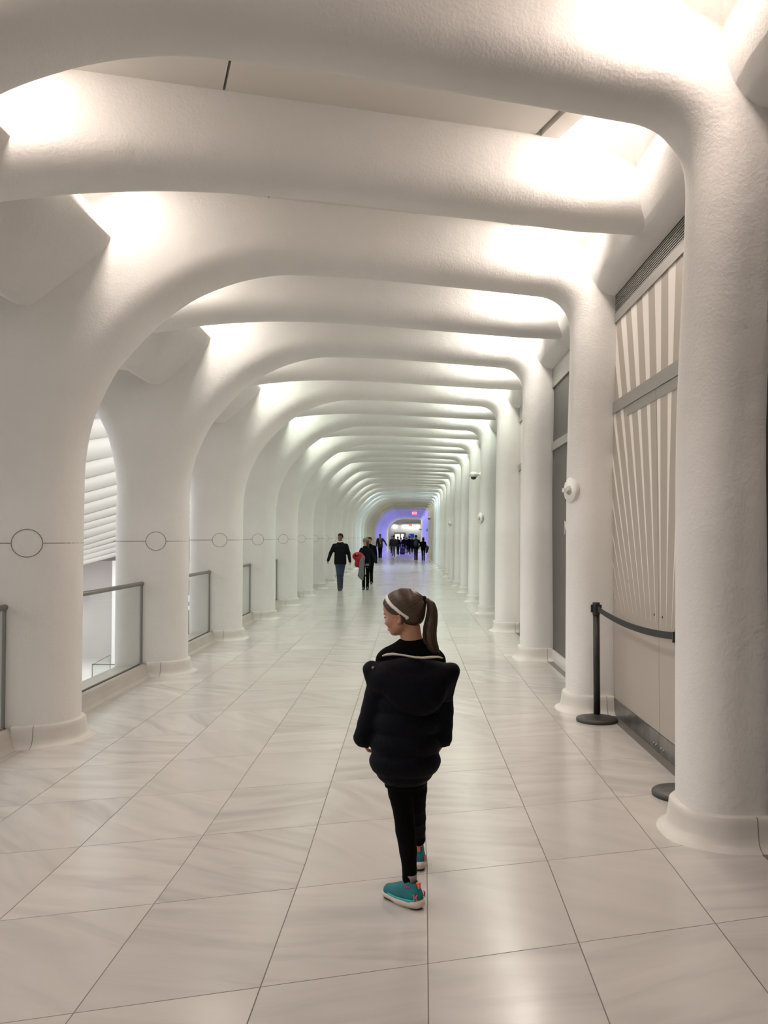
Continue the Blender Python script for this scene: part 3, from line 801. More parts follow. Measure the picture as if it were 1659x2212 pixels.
        for ax in range(3):
            u, v = (ax + 1) % 3, (ax + 2) % 3
            A = [slice(None)] * 3; B = [slice(None)] * 3; A[ax] = slice(0, -1); B[ax] = slice(1, None)
            ch = inside[tuple(A)] != inside[tuple(B)]; e = np.argwhere(ch)
            ok = (e[:, u] > 0) & (e[:, v] > 0) & (e[:, u] < n[u] - 1) & (e[:, v] < n[v] - 1); e = e[ok]
            def cell(du, dv):
                g = e.copy(); g[:, u] -= du; g[:, v] -= dv; return vid[tuple(g.T)]
            q = np.stack([cell(1, 1), cell(0, 1), cell(0, 0), cell(1, 0)], 1)
            fl = ~inside[tuple(e.T)]; q[fl] = q[fl][:, ::-1]
            Q.append(q)
        Q = np.concatenate(Q); Q = Q[(Q >= 0).all(1)]
        return V, Q
    def build(s, name, m, parent=None, smooth=2):
        V, Q = s.mesh()
        me = bpy.data.meshes.new(name); me.from_pydata(V.tolist(), [], Q.tolist())
        me.polygons.foreach_set('use_smooth', [True] * len(me.polygons)); me.update()
        if smooth:
            # Laplacian smoothing against voxel steps
            E = np.array([e.vertices[:] for e in me.edges]); cnt = np.bincount(E.ravel(), minlength=len(V)).astype(float)
            for it in range(smooth):
                a = np.zeros_like(V)
                np.add.at(a, E[:, 0], V[E[:, 1]]); np.add.at(a, E[:, 1], V[E[:, 0]])
                V = V * 0.5 + 0.5 * a / cnt[:, None]
            me.vertices.foreach_set('co', V.ravel()); me.update()
        return link(name, me, m, parent)

SKIN = mat('fair_skin', (0.46, 0.235, 0.155), 0.5, spec=0.35, var=0.06, vscale=30)
SKIN2 = mat('brown_skin', (0.20, 0.095, 0.055), 0.5)
SKIN3 = mat('dark_skin', (0.09, 0.042, 0.028), 0.5)
HAIRM = mat('light_brown_hair', (0.050, 0.027, 0.012), 0.42, spec=0.6, var=0.35, vscale=60)
HAIRL = mat('light_brown_hair_strands', (0.085, 0.050, 0.024), 0.4, spec=0.6)
HAIRD = mat('dark_hair', (0.007, 0.0055, 0.005), 0.7, spec=0.2)
NAVY = mat('navy_quilted_nylon', (0.0016, 0.0018, 0.0045), 0.7, spec=0.12, bump=0.3, bscale=45)
BLKCLOTH = mat('black_cotton', (0.0022, 0.0022, 0.0026), 0.9, spec=0.08)
DARKCLOTH = mat('charcoal_jacket_cloth', (0.006, 0.0065, 0.008), 0.85, spec=0.1)
LINING = mat('cream_lining', (0.55, 0.52, 0.44), 0.8)
HEADB = mat('white_headband', (0.80, 0.79, 0.72), 0.35)
TEAL = mat('teal_shoe_fabric', (0.008, 0.155, 0.185), 0.7, bump=0.4, bscale=300)
TEAL2 = mat('turquoise_shoe_edge', (0.03, 0.42, 0.40), 0.6)
PINK = mat('magenta_shoe_collar', (0.30, 0.02, 0.10), 0.7)
CORAL = mat('coral_shoe_mark', (0.75, 0.12, 0.18), 0.5)
ORANGE = mat('orange_heel_tab', (0.85, 0.16, 0.06), 0.6)
SOLE = mat('off_white_rubber_sole', (0.62, 0.54, 0.46), 0.5)
SOLEB = mat('dark_outsole', (0.03, 0.025, 0.022), 0.7)
SOCK = mat('grey_sock', (0.20, 0.17, 0.17), 0.8)
EYEW = mat('eye_white', (0.6, 0.58, 0.55), 0.2); IRIS = mat('dark_iris', (0.03, 0.02, 0.015), 0.15)
LIP = mat('lip_skin', (0.50, 0.17, 0.14), 0.45); BROWM = mat('eyebrow_hair', (0.12, 0.065, 0.035), 0.7)

# ------------------------------------------------------------ the girl (world coordinates)
GY = 3.86
def gp(x, y, Y=GY):            # sight line meets depth Y: used to read her size off the picture once
    return ((x - 884) * Y / 1853, Y, H + (1160 - y) * Y / 1853)
girl = empty('person', (0.0, GY, 0.0))
tag(girl, 'person in a navy puffer jacket with ponytail and white headband, walking away', 'person')
def G(o):                       # keep world position, parent to the girl
    o.parent = girl; o.location = (0, -GY, 0); return o
HO = np.array((-0.030, GY, 1.281))
yaw = math.radians(14)          # head looks left and a little away
cy_, sy_ = math.cos(yaw), math.sin(yaw)
def hl(dx, dy, dz):             # head-local: -x forward (face), y away from the camera side, z up
    return (HO[0] + dx * cy_ + dy * sy_, HO[1] - dx * sy_ + dy * cy_, HO[2] + dz)
def side(dx, dy, dz): return hl(dx, dy, dz)
h = 0.0042
f = Field((-0.27, GY - 0.20, 0.02), (0.25, GY + 0.45, 1.41), h)
E_ = lambda c, r, k=0.02, op='add', **kw: f.ell(hl(*c), r, k, op, rz=-yaw, **kw)
# trunk, arms and legs (mostly inside the clothes)
f.stack([(0.62, -0.02, GY + .02, .09, .07), (0.80, -0.01, GY + .01, .105, .075), (1.0, 0.005, GY, .11, .06), (1.08, 0.01, GY, .10, .045), (1.13, 0.012, GY, .07, .05)], 0.03)
for sg, ank, kn in ((-1, (0.0, GY - 0.03, 0.10), (-0.022, GY + 0.06, 0.36)), (1, (0.042, GY + 0.38, 0.14), (0.03, GY + 0.17, 0.37))):
    hip = (-0.02 + sg * 0.055, GY + .02, 0.66)
    f.cone(hip, kn, .042, .030, .01); f.cone(kn, ank, .030, .022, .01)
    f.cone(ank, (ank[0] + (-0.035 if sg < 0 else 0.0), ank[1] + 0.035, 0.055), .022, .018, .01)
shL, elL, wrL = (-.115, GY, 1.02), (-.168, GY + .02, .84), (-.212, GY + .03, .715)
shR, elR, wrR = (.125, GY, 1.02), (.148, GY + .02, .84), (.150, GY + .03, .715)
for a, b2, c in ((shL, elL, wrL), (shR, elR, wrR)):
    f.cone(a, b2, .035, .027, .02); f.cone(b2, c, .026, .018, .01)
# hands: relaxed, fingers curled
def hand(f, w_, d, inn, sc, k=0.004):
    """w_: wrist, d: finger direction, inn: palm side direction"""
    w_ = np.array(w_, float); d = np.array(d, float); d /= np.linalg.norm(d); inn = np.array(inn, float); inn -= d * (inn @ d); inn /= np.linalg.norm(inn)
    sd = np.cross(d, inn)
    p0 = w_ + d * 0.035 * sc
    f.cone(w_, w_ + d * 0.06 * sc, .018 * sc, .020 * sc, .008, flat=(inn, 0.6))
    for sgn in (-1, 1): f.cone(w_ + d * 0.02 * sc, w_ + d * 0.07 * sc + sd * sgn * 0.018 * sc, .014 * sc, .013 * sc, .006, flat=(inn, 0.75))
    for i, L in enumerate((0.9, 1.0, 0.95, 0.75)):
        o = (i - 1.5) * 0.0165 * sc; r = 0.0078 * sc
        a = w_ + d * 0.072 * sc + sd * o
        b2 = a + (d * 0.9 + inn * 0.35) * 0.034 * L * sc
        c = b2 + (d * 0.45 + inn * 0.9) * 0.026 * L * sc
        e = c + (-d * 0.1 + inn * 1.0) * 0.018 * L * sc
        f.cone(a, b2, r, r * .95, k); f.cone(b2, c, r * .95, r * .85, k * .6); f.cone(c, e, r * .85, r * .75, k * .6)
    a = w_ + d * 0.018 * sc - sd * 0.018 * sc + inn * .004 * sc
    b2 = a + (d * 0.65 - sd * 0.55 + inn * .4) * 0.034 * sc; c = b2 + (d * 0.85 - sd * .05 + inn * .45) * 0.028 * sc
    f.cone(a, b2, .011 * sc, .009 * sc, k); f.cone(b2, c, .009 * sc, .0075 * sc, k * .6)
hand(f, (-.208, GY + .028, .733), (0.15, .1, -1), (1, 0.25, 0), .78)
hand(f, (.149, GY + .028, .733), (-0.12, .1, -1), (-1, 0.25, 0), .78)
# neck and head
f.cone(hl(.028, 0, -.05), (0.012, GY, 1.10), .040, .047, .02)
f.cone(hl(.045, 0, -.07), (0.022, GY, 1.12), .034, .042, .02)
E_((.006, 0, .022), (.086, .070, .080), .0)
E_((-.040, 0, .020), (.045, .056, .050), .02)
E_((-.026, 0, -.032), (.042, .052, .062), .02)
for sg in (-1, 1):
    f.cone(hl(.000, sg * .040, -.052), hl(-.036, sg * .014, -.083), .020, .017, .022)
    E_((-.052, sg * .030, -.040), (.020, .022, .024), .015)
f.ell(hl(-.0415, 0, -.085), (.0155, .016, .014), .010)
E_((-.068, 0, -.011), (.013, .022, .009), .010)
f.cone(hl(-.0700, 0, -.020), hl(-.0775, 0, -.047), .0050, .0068, .006)
f.ell(hl(-.0795, 0, -.0505), (.0070, .0078, .0064), .004)
for sg in (-1, 1): f.ell(hl(-.0705, sg * .0085, -.053), (.006, .005, .0048), .004)
for sg in (-1, 1):
    f.ell(hl(-.084, sg * .027, -.024), (.014, .013, .009), .008, 'sub')
    f.ell(hl(-.0665, sg * .027, -.0235), (.0095, .0115, .0078), .003)
E_((-.0600, 0, -.0715), (.0090, .017, .0042), .003)
E_((-.0570, 0, -.0795), (.0090, .015, .0045), .003)
f.cone(hl(-.0665, -.014, -.0765), hl(-.0665, .014, -.0765), .0016, .0016, .002, 'sub')
f.ell(hl(-.060, 0, -.0895), (.005, .014, .004), .004, 'sub')
# ears
for sg in (-1, 1):
    f.ell(hl(.002, sg * .0745, -.026), (.0140, .0090, .0230), .002, rz=-yaw - sg * 0.45, ry=0.2)
    f.ell(hl(-.002, sg * .083, -.024), (.0085, .0105, .0155), .001, 'sub', rz=-yaw - sg * 0.45, ry=0.2)
    f.ell(hl(-.003, sg * .070, -.045), (.0060, .0045, .0070), .003)
body = G(f.build('body', SKIN, None, 2))
for sg, nm in ((-1, 'eye'), (1, 'eye')):
    b = MB(); b.lathe([(0.0, -.0075), (.004, -.0064), (.0066, -.0035), (.0075, 0), (.0066, .0035), (0, .0075)], 14, (0, 0, 0), 'x')
    e = b.build('eye', EYEW, None); e.location = hl(-.0680, sg * .027, -.0245); e.rotation_euler = (0, 0, -yaw)
    e.parent = body
    b = MB(); b.lathe([(0, -.0088), (.002, -.0085), (.0034, -.0074), (.0034, -.006)], 14, (0, 0, 0), 'x'); ir = b.build('iris', IRIS, body); ir.location = e.location; ir.rotation_euler = (0, 0, -yaw)
    b = MB(); b.tube([hl(-.0775, sg * .017, -.0205), hl(-.0765, sg * .028, -.0195), hl(-.0700, sg * .039, -.0220)], [.0014, .0020, .0015], 6); b.build('eyelashes', HAIRD, body)
    b = MB(); b.tube([hl(-.0825, sg * .013, -.0085), hl(-.0805, sg * .026, -.004), hl(-.0700, sg * .040, -.0075)], [.0016, .0022, .0012], 6, flat=(1, .6)); b.build('eyebrow', BROWM, body)
b = MB()
for dz, rr in ((-.0728, .0030), (-.0798, .0034)):
    b.tube([hl(-.0605, -.015, -.0765), hl(-.0655, -.006, dz), hl(-.0660, 0, dz - .0002), hl(-.0655, .006, dz), hl(-.0605, .015, -.0765)], [.0008, rr, rr, rr, .0008], 8)
b.build('lips', LIP, body)
# hair cap, combed back to the tie
f = Field((HO[0] - .13, GY - .13, HO[2] - .12), (HO[0] + .14, GY + .13, HO[2] + .13), 0.0035)
f.ell(hl(.010, 0, .026), (.0925, .077, .0835), 0, rz=-yaw)
f.ell(hl(-.038, 0, .024), (.0505, .0625, .056), .02, rz=-yaw)
f.ell(hl(.052, 0, -.012), (.043, .050, .050), .03, rz=-yaw)
f.ell(hl(.082, 0, .048), (.018, .020, .018), .03, rz=-yaw)
tie = hl(.094, 0, .058)
def hx(x, y): return (x - HO[0]) * cy_ - (y - HO[1]) * sy_
def hairline(x, y, z):
    dx = hx(x, y); dz = z - HO[2]
    lim = np.interp(np.asarray(dx).ravel(), [-.12, -.082, -.060, -.035, -.014, .004, .014, .020, .040, .065, .12],
                    [.034, .033, .012, -.006, -.008, -.003, -.008, -.048, -.068, -.058, -.04]).reshape(np.asarray(dx).shape)
    ripple = 0.0
    return (lim - dz) * 0.8
f.cut(hairline, k=0.008)
hair = f.build('hair', HAIRM, None, 2); G(hair)
# combed strands over the cap, all running back to the tie
b = MB(); rnd = random.Random(3)
from mathutils.bvhtree import BVHTree
def bvh_of(*obs):
    vs, fs = [], []
    for o_ in obs:
        n0 = len(vs); vs += [v.co.copy() for v in o_.data.vertices]; fs += [tuple(i + n0 for i in p.vertices) for p in o_.data.polygons]
    return BVHTree.FromPolygons(vs, fs)
SCALP = bvh_of(hair, body)
def on_scalp(p, off):
    c0 = Vector(hl(.012, 0, .005)); q = Vector(hl(*p)); d = (q - c0).normalized()
    hit = SCALP.ray_cast(c0 + d * .25, -d)
    return (hit[0] if hit[0] is not None else q) + d * off
def cap_r(dv):      # surface radius of the cap along a direction from its centre
    e1 = 1 / math.sqrt((dv[0] / .0925) ** 2 + (dv[1] / .077) ** 2 + (dv[2] / .0835) ** 2)
    return e1
for i in range(150):
    # start points round the hairline / crown
    a = rnd.uniform(-1.25, 1.25); sgn = -1 if a < 0 else 1
    t = abs(a) / 1.25
    st = Vector((-.088 + .095 * t ** 1.3 + rnd.uniform(-.006, .006), sgn * (.075 * math.sin(min(1, t * 1.25) * PI / 2)), .055 - .068 * t ** .8 + rnd.uniform(-.006, .01)))
    if rnd.random() < .3: st = Vector((rnd.uniform(0.0, .05), sgn * .06, rnd.uniform(-.055, -.01)))
    en = Vector((.092, sgn * .004, .056)); cc = Vector((.010, 0, .026))
    pts = []
    for k in range(9):
        u = k / 8; p = st.lerp(en, u)
        pts.append(on_scalp(p, .0003) if u < .93 else Vector(hl(*p)))
    r0_ = rnd.uniform(.0008, .0018)
    b.tube(pts, [r0_ * .5] + [r0_] * 7 + [r0_ * .8], 4, cap=False)
b.build('combed_strands', HAIRL, hair)
# ponytail
path = [(914, 1294), (924, 1295), (931, 1303), (933.5, 1320), (931, 1340), (927, 1362), (928, 1385), (935, 1402), (943, 1416)]
wid = [4, 6, 9, 11, 13.5, 14.5, 14.5, 13.5, 6]
py = GY - .03
pc = [Vector(gp(x, y, py)) for x, y in path]; pc[0] = Vector(tie)
m1 = 1 / 1853 * GY
b = MB(); b.tube(pc, [w0 * m1 * .86 for w0 in wid[:-1]] + [.004], 14, flat=(1, .8))
pt = b.build('ponytail', HAIRM, None); G(pt)
b = MB()
for i in range(230):
    a = rnd.uniform(0, 2 * PI); q = math.sqrt(rnd.uniform(.35, 1.12)); end = rnd.uniform(.80, 1.0) if q < 1 else rnd.uniform(.72, 1.04)
    pts = []; flare = rnd.uniform(.8, 1.2); drift = rnd.uniform(-.006, .010)
    nk = 10
    for k in range(nk):
        u = k / (nk - 1) * (len(pc) - 1) * min(end, 1); i0 = min(int(u), len(pc) - 2); t = u - i0
        c = pc[i0].lerp(pc[i0 + 1], t); w0 = (wid[i0] + (wid[i0 + 1] - wid[i0]) * t) * m1
        fl = 1 + (flare - 1) * (u / 8)
        w1 = max(w0, 9 * m1) if i0 >= 7 else w0
        pts.append(c + Vector((math.cos(a) * w1 * q * fl, math.sin(a) * w1 * q * .8, 0)) + Vector((drift * (u / 8) ** 2, 0, 0)))
    r0_ = rnd.uniform(.0008, .0017); b.tube(pts, [r0_] * (nk - 2) + [r0_ * .7, r0_ * .15], 3, cap=False)
b.build('loose_strands', HAIRL, pt)
b = MB(); rows = []
tdir = (pc[1] - pc[0]).normalized()
ta = tdir.cross(Vector((0, 1, 0))).normalized(); tb = tdir.cross(ta)
for k in range(24):
    a = 2 * PI * k / 24; c = pc[0] + tdir * .006 + (ta * math.cos(a) + tb * math.sin(a)) * .0125
    rad = (ta * math.cos(a) + tb * math.sin(a))
    rows.append([c + rad * .0062 * math.cos(q) + tdir * .0085 * math.sin(q) for q in [2 * PI * j / 8 for j in range(8)]])
b.grid(rows, closed_u=True, closed_v=True); ht = b.build('hair_tie', NAVY, None); G(ht)
# headband
b = MB(); rows = []
for k in range(61):
    a = -1.72 + 3.44 * k / 60         # over the head from ear to ear
    base = Vector((.018 - .078 * math.cos(a) ** 1 if abs(a) < PI / 2 else .018 + .02 * (abs(a) - PI / 2), .0, 0))
    yy = math.sin(a); up = math.cos(a)
    p = Vector((0.030 - 0.087 * max(0, up) ** 0.9 + 0.012 * (1 - up), .0775 * yy, -.020 + .088 * up + .012 * (1 - abs(yy)) * 0))
    cc = Vector((.010, 0, .026)); dv = (p - cc).normalized()
    rr = cap_r(dv) + .0035; p = cc + dv * rr
    if up > 0.55: p += Vector((-.004, 0, .001))
    t = Vector((0.62, 0, 0.78)) if True else None
    wv = Vector((.70, 0, .30 + .5 * max(0, up))).normalized(); wv = (wv - dv * wv.dot(dv)).normalized()
    hw = .0078
    rows.append([on_scalp(p - wv * hw, -.001), on_scalp(p - wv * hw, .0025), on_scalp(p, .0036), on_scalp(p + wv * hw, .0025), on_scalp(p + wv * hw, -.001), on_scalp(p, -.001)])
b.grid(rows, closed_u=True, capu=True); hb = b.build('headband', HEADB, None); G(hb)

# shirt
f = Field((-.2, GY - .16, .88), (.2, GY + .16, 1.19), .005)
f.stack([(.90, .0, GY, .13, .085), (1.04, .005, GY, .140, .080), (1.09, .006, GY, .131, .072), (1.125, .008, GY, .100, .062), (1.150, .012, GY, .066, .054), (1.166, .014, GY, .050, .049)], .012)
f.cone((-.095, GY, 1.075), (.105, GY, 1.075), .045, .045, .03)
f.cone((-.112, GY, 1.062), (-.03, GY, 1.125), .030, .030, .03); f.cone((.125, GY, 1.062), (.05, GY, 1.125), .030, .030, .03)
f.stack([(1.12, .014, GY, .044, .044), (1.20, .016, GY, .0405, .0405)], 0, 'sub')
o = f.build('shirt', BLKCLOTH, None); G(o)
b = MB(); rows = []
b.tube([(.014 + .0445 * math.cos(2 * PI * k / 24), GY + .0445 * math.sin(2 * PI * k / 24), 1.160 + .002 * math.cos(4 * PI * k / 24)) for k in range(25)], .0045, 8)
o2 = b.build('neckband', BLKCLOTH, o)

# jacket: quilted trunk, hood and sleeves
f = Field((-.30, GY - .24, .47), (.28, GY + .2, 1.11), .0055)
f.stack([(.522, -.022, GY + .02, .088, .080), (.545, -.022, GY + .02, .118, .10), (.575, -.021, GY + .02, .146, .115), (.62, -.020, GY + .02, .156, .122), (.70, -.018, GY + .01, .153, .120),
         (.82, -.008, GY, .148, .112), (.92, .002, GY, .150, .108), (.99, .008, GY - .005, .158, .105), (1.02, .008, GY - .01, .150, .10)], .015, quilt=.010, qp=.094)
def puffy(a, b2, r1, r2, n, k=.010):
    a = np.array(a); b2 = np.array(b2)
    for i in range(n):
        p = a + (b2 - a) * (i + .5) / n; d = (b2 - a) / n * .30; r = r1 + (r2 - r1) * (i + .5) / n
        f.cone(p - d, p + d, r, r, .013)
puffy((-.128, GY - .005, .985), (-.163, GY + .015, .835), .056, .056, 2); puffy((-.163, GY + .015, .84), (-.212, GY + .03, .705), .054, .043, 2)
puffy((.140, GY - .005, .985), (.149, GY + .015, .835), .052, .050, 2); puffy((.149, GY + .015, .84), (.151, GY + .03, .705), .049, .040, 2)
jacket = f.build('jacket', NAVY, None, 2); G(jacket)
f = Field((-.26, GY - .26, .82), (.27, GY + .1, 1.13), .005)
# hood: a wide pouch hanging down the back with its mouth open upward
f.ell((.008, GY - .070, .995), (.178, .075, .098), .03)
f.ell((.035, GY - .100, .930), (.115, .055, .090), .05)
f.cone((-.165, GY - .03, 1.030), (.0, GY - .10, 1.060), .024, .030, .03); f.cone((.185, GY - .04, 1.030), (.03, GY - .10, 1.058), .024, .030, .03)
f.cone((-.172, GY - .03, 1.030), (-.150, GY - .03, .92), .028, .030, .05); f.cone((.190, GY - .03, 1.025), (.165, GY - .03, .92), .026, .030, .05)
f.cone((-.193, GY - .02, 1.037), (-.17, GY - .03, 1.045), .010, .02, .015); f.cone((.205, GY - .03, 1.012), (.198, GY - .03, 1.040), .009, .013, .012)
f.ell((.010, GY - .035, 1.115), (.150, .055, .075), .01, 'sub')
f.ell((.008, GY + .03, 1.00), (.135, .085, .13), .01, 'sub')
hood = f.build('hood', NAVY, None, 2); G(hood)
lp = [(826, 1416), (834, 1413), (848, 1411.5), (864, 1413), (880, 1415.5), (896, 1418.5), (912, 1419.5), (930, 1418), (946, 1417.5), (956, 1420)]
b = MB(); b.tube([gp(x, y, GY - .105 - .02 * math.sin(PI * i / 9)) for i, (x, y) in enumerate(lp)], [.003, .006, .0062, .0045, .0045, .005, .0055, .0065, .0055, .003], 8, flat=(1, .9))
b.build('hood_lining_edge', LINING, hood)
b = MB(); b.lathe([(0, -.003), (.006, -.003), (.007, 0), (0, .002)], 14, gp(806, 1441, GY - .075), 'y'); b.build('snap', STEEL, hood)
for (c, r) in (((-.216, GY + .03, .700), .036), ((.151, GY + .03, .700), .034)):
    b = MB(); rows = []
    for z, q in ((-.012, .80), (-.014, .93), (-.004, 1.02), (.010, 1.04), (.014, .98)):
        rows.append([(c[0] + r * q * math.cos(2 * PI * k / 24) , c[1] + r * q * math.sin(2 * PI * k / 24), c[2] + z + (-.014 * math.cos(2 * PI * k / 24) if c[0] < 0 else 0)) for k in range(24)])
    b.grid(rows, closed_u=True); b.build('cuff', NAVY, jacket)
# leggings
f = Field((-.15, GY - .15, .09), (.13, GY + .45, .70), .0048)
f.stack([(.50, -.020, GY + .02, .090, .070), (.60, -.020, GY + .02, .105, .085), (.68, -.02, GY + .02, .10, .08)], .03)
LK = [((-.052, GY + .02, .58), .062), ((-.040, GY + .045, .47), .056), ((-.026, GY + .06, .37), .046), ((-.018, GY + .045, .30), .045), ((-.006, GY + .01, .22), .039), ((.000, GY - .02, .150), .0315), ((.000, GY - .03, .118), .0325)]
RK = [((.025, GY + .03, .58), .058), ((.028, GY + .09, .47), .052), ((.028, GY + .15, .38), .046), ((.034, GY + .22, .30), .043), ((.040, GY + .31, .22), .037), ((.044, GY + .365, .165), .031), ((.045, GY + .37, .148), .033)]
for K in (LK, RK):
    for (a, ra), (c, rc) in zip(K[:-1], K[1:]): f.cone(a, c, ra, rc, .007)
legs = f.build('leggings', BLKCLOTH, None, 2); G(legs)

# running shoes
def shoe(origin, ang, pitch, size=.215):
    """local: +x toe, heel at 0, z up"""
    R_ = Matrix.Translation(Vector(origin)) @ Matrix.Rotation(ang, 4, 'Z') @ Matrix.Rotation(-pitch, 4, 'Y')
    def fld(): return Field((-.03, -.06, -.01), (size + .03, .06, .15), .0035)
    root = None
    def place(f_, nm, m_, parent):
        o_ = f_.build(nm, m_, None, 1); o_.data.transform(R_)
        if parent is None: G(o_)
        else: o_.parent = parent
        return o_
    k = size / .215
    f_ = fld()
    f_.cone((.022, 0, .045), (.10, 0, .045), .033, .035, .02); f_.cone((.10, 0, .040), (.172, .004, .034), .036, .030, .02)
    f_.cone((.028, 0, .060), (.045, 0, .098), .030, .029, .02); f_.cone((.075, 0, .075), (.135, 0, .045), .026, .026, .02)
    f_.cone((.010, 0, .050), (.020, 0, .090), .020, .018, .015)
    f_.stack([(.080, .046, 0, .026, .020), (.14, .040, 0, .030, .024)], .004, 'sub')
    f_.cut(lambda x, y, z: .026 + .012 * np.cos((x - .02) * 22) - z + 0 * y)
    up = place(f_, 'shoe', TEAL, None)
    f_ = fld()
    def solef(x, y, z): return 0
    f_.cone((.024, 0, .020), (.095, .0, .018), .036, .036, .02, flat=((0, 0, 1), .62)); f_.cone((.095, 0, .016), (.176, .004, .020), .037, .034, .02, flat=((0, 0, 1), .55))
    f_.cone((.004, 0, .030), (.05, 0, .022), .026, .03, .02, flat=((0, 0, 1), .6))
    place(f_, 'sole', SOLE, up)
    f_ = fld(); f_.cone((.020, 0, .002), (.06, 0, .001), .030, .030, .01, flat=((0, 0, 1), .22)); f_.cone((.11, 0, .001), (.172, .004, .006), .032, .030, .01, flat=((0, 0, 1), .22)); place(f_, 'outsole', SOLEB, up)
    b = MB()
    for sgn in (-1, 1):
        b.tube([(x, sgn * y, z) for x, y, z in ((-.013, .0, .041), (.000, .026, .039), (.03, .0375, .036), (.07, .039, .033), (.11, .040, .032), (.15, .036, .033), (.185, .024, .034))], [.0045, .005, .0045, .004, .0035, .003, .002], 6, flat=(.6, 1.5))
    o_ = b.build('foam_edge', TEAL2, up); o_.data.transform(R_)
    b = MB(); b.tube([(.046 + .031 * math.cos(2 * PI * q / 20), .026 * math.sin(2 * PI * q / 20), .099 + .004 * math.cos(2 * PI * q / 20) - .012 * max(0, math.sin(2 * PI * q / 20) ** 2)) for q in range(21)], .0058, 8)
    o_ = b.build('collar', PINK, up); o_.data.transform(R_)
    b = MB(); b.box(-.003, .012, -.007, .007, .088, .112); o_ = b.build('heel_tab', ORANGE, up); o_.data.transform(R_)
    b = MB(); b.lathe([(.0215, 0), (.0235, .035), (.0245, .05)], 18, (.046, 0, .085)); o_ = b.build('sock', SOCK, up); o_.data.transform(R_)
    # heel mark: two bowed strokes meeting in the middle, like a squat H, wrapped on the heel
    for yside in (-1, 1):
        b = MB(); rows = []
        def on(a, z): return (.020 - .0415 * math.cos(a), -.0415 * math.sin(a) * 0.92 , z)
        a0 = -0.95 if yside < 0 else 0.95
        for sg2 in (-1, 1):
            pts = []
            for q in range(7):
                t = q / 6 * 2 - 1
                da = sg2 * (.085 + .15 * t * t)
                pts.append(on(-a0 + da, .057 + .012 * t))
            b.tube(pts, [.0022, .0026, .003, .003, .003, .0026, .0022], 5)
        b.tube([on(-a0 - .1, .057), on(-a0 + .1, .057)], .0022, 5)
        o_ = b.build('heel_mark', CORAL, up); o_.data.transform(R_)
    return up
shoe((.042, GY - .070, 0.000), math.radians(138), 0.0)
shoe((.046, GY + .355, 0.004), math.radians(95), math.radians(-3), .215)
# ============================================================ the other walkers
DENIM = mat('blue_denim', (0.022, 0.036, 0.065), 0.85, var=0.4, vscale=6)
DENIMD = mat('dark_denim', (0.010, 0.013, 0.022), 0.85)
NAVYC = mat('navy_wool', (0.005, 0.006, 0.013), 0.85, spec=0.1)
GREYW = mat('grey_wool', (0.13, 0.135, 0.135), 0.95, bump=0.5, bscale=120)
GREYP = mat('grey_trousers', (0.11, 0.12, 0.12), 0.9)
REDC = mat('red_coat', (0.30, 0.002, 0.012), 0.75)
WSHIRT = mat('white_shirt', (0.60, 0.60, 0.58), 0.8)
LEATHER = mat('black_leather', (0.008, 0.007, 0.006), 0.4)
TEALB = mat('dark_teal_backpack', (0.008, 0.035, 0.050), 0.7)
NAVYL = mat('navy_suitcase', (0.008, 0.010, 0.045), 0.5)
HAIRB = mat('brown_hair', (0.035, 0.018, 0.010), 0.55)
HAIRY = mat('sandy_hair', (0.16, 0.10, 0.045), 0.6)
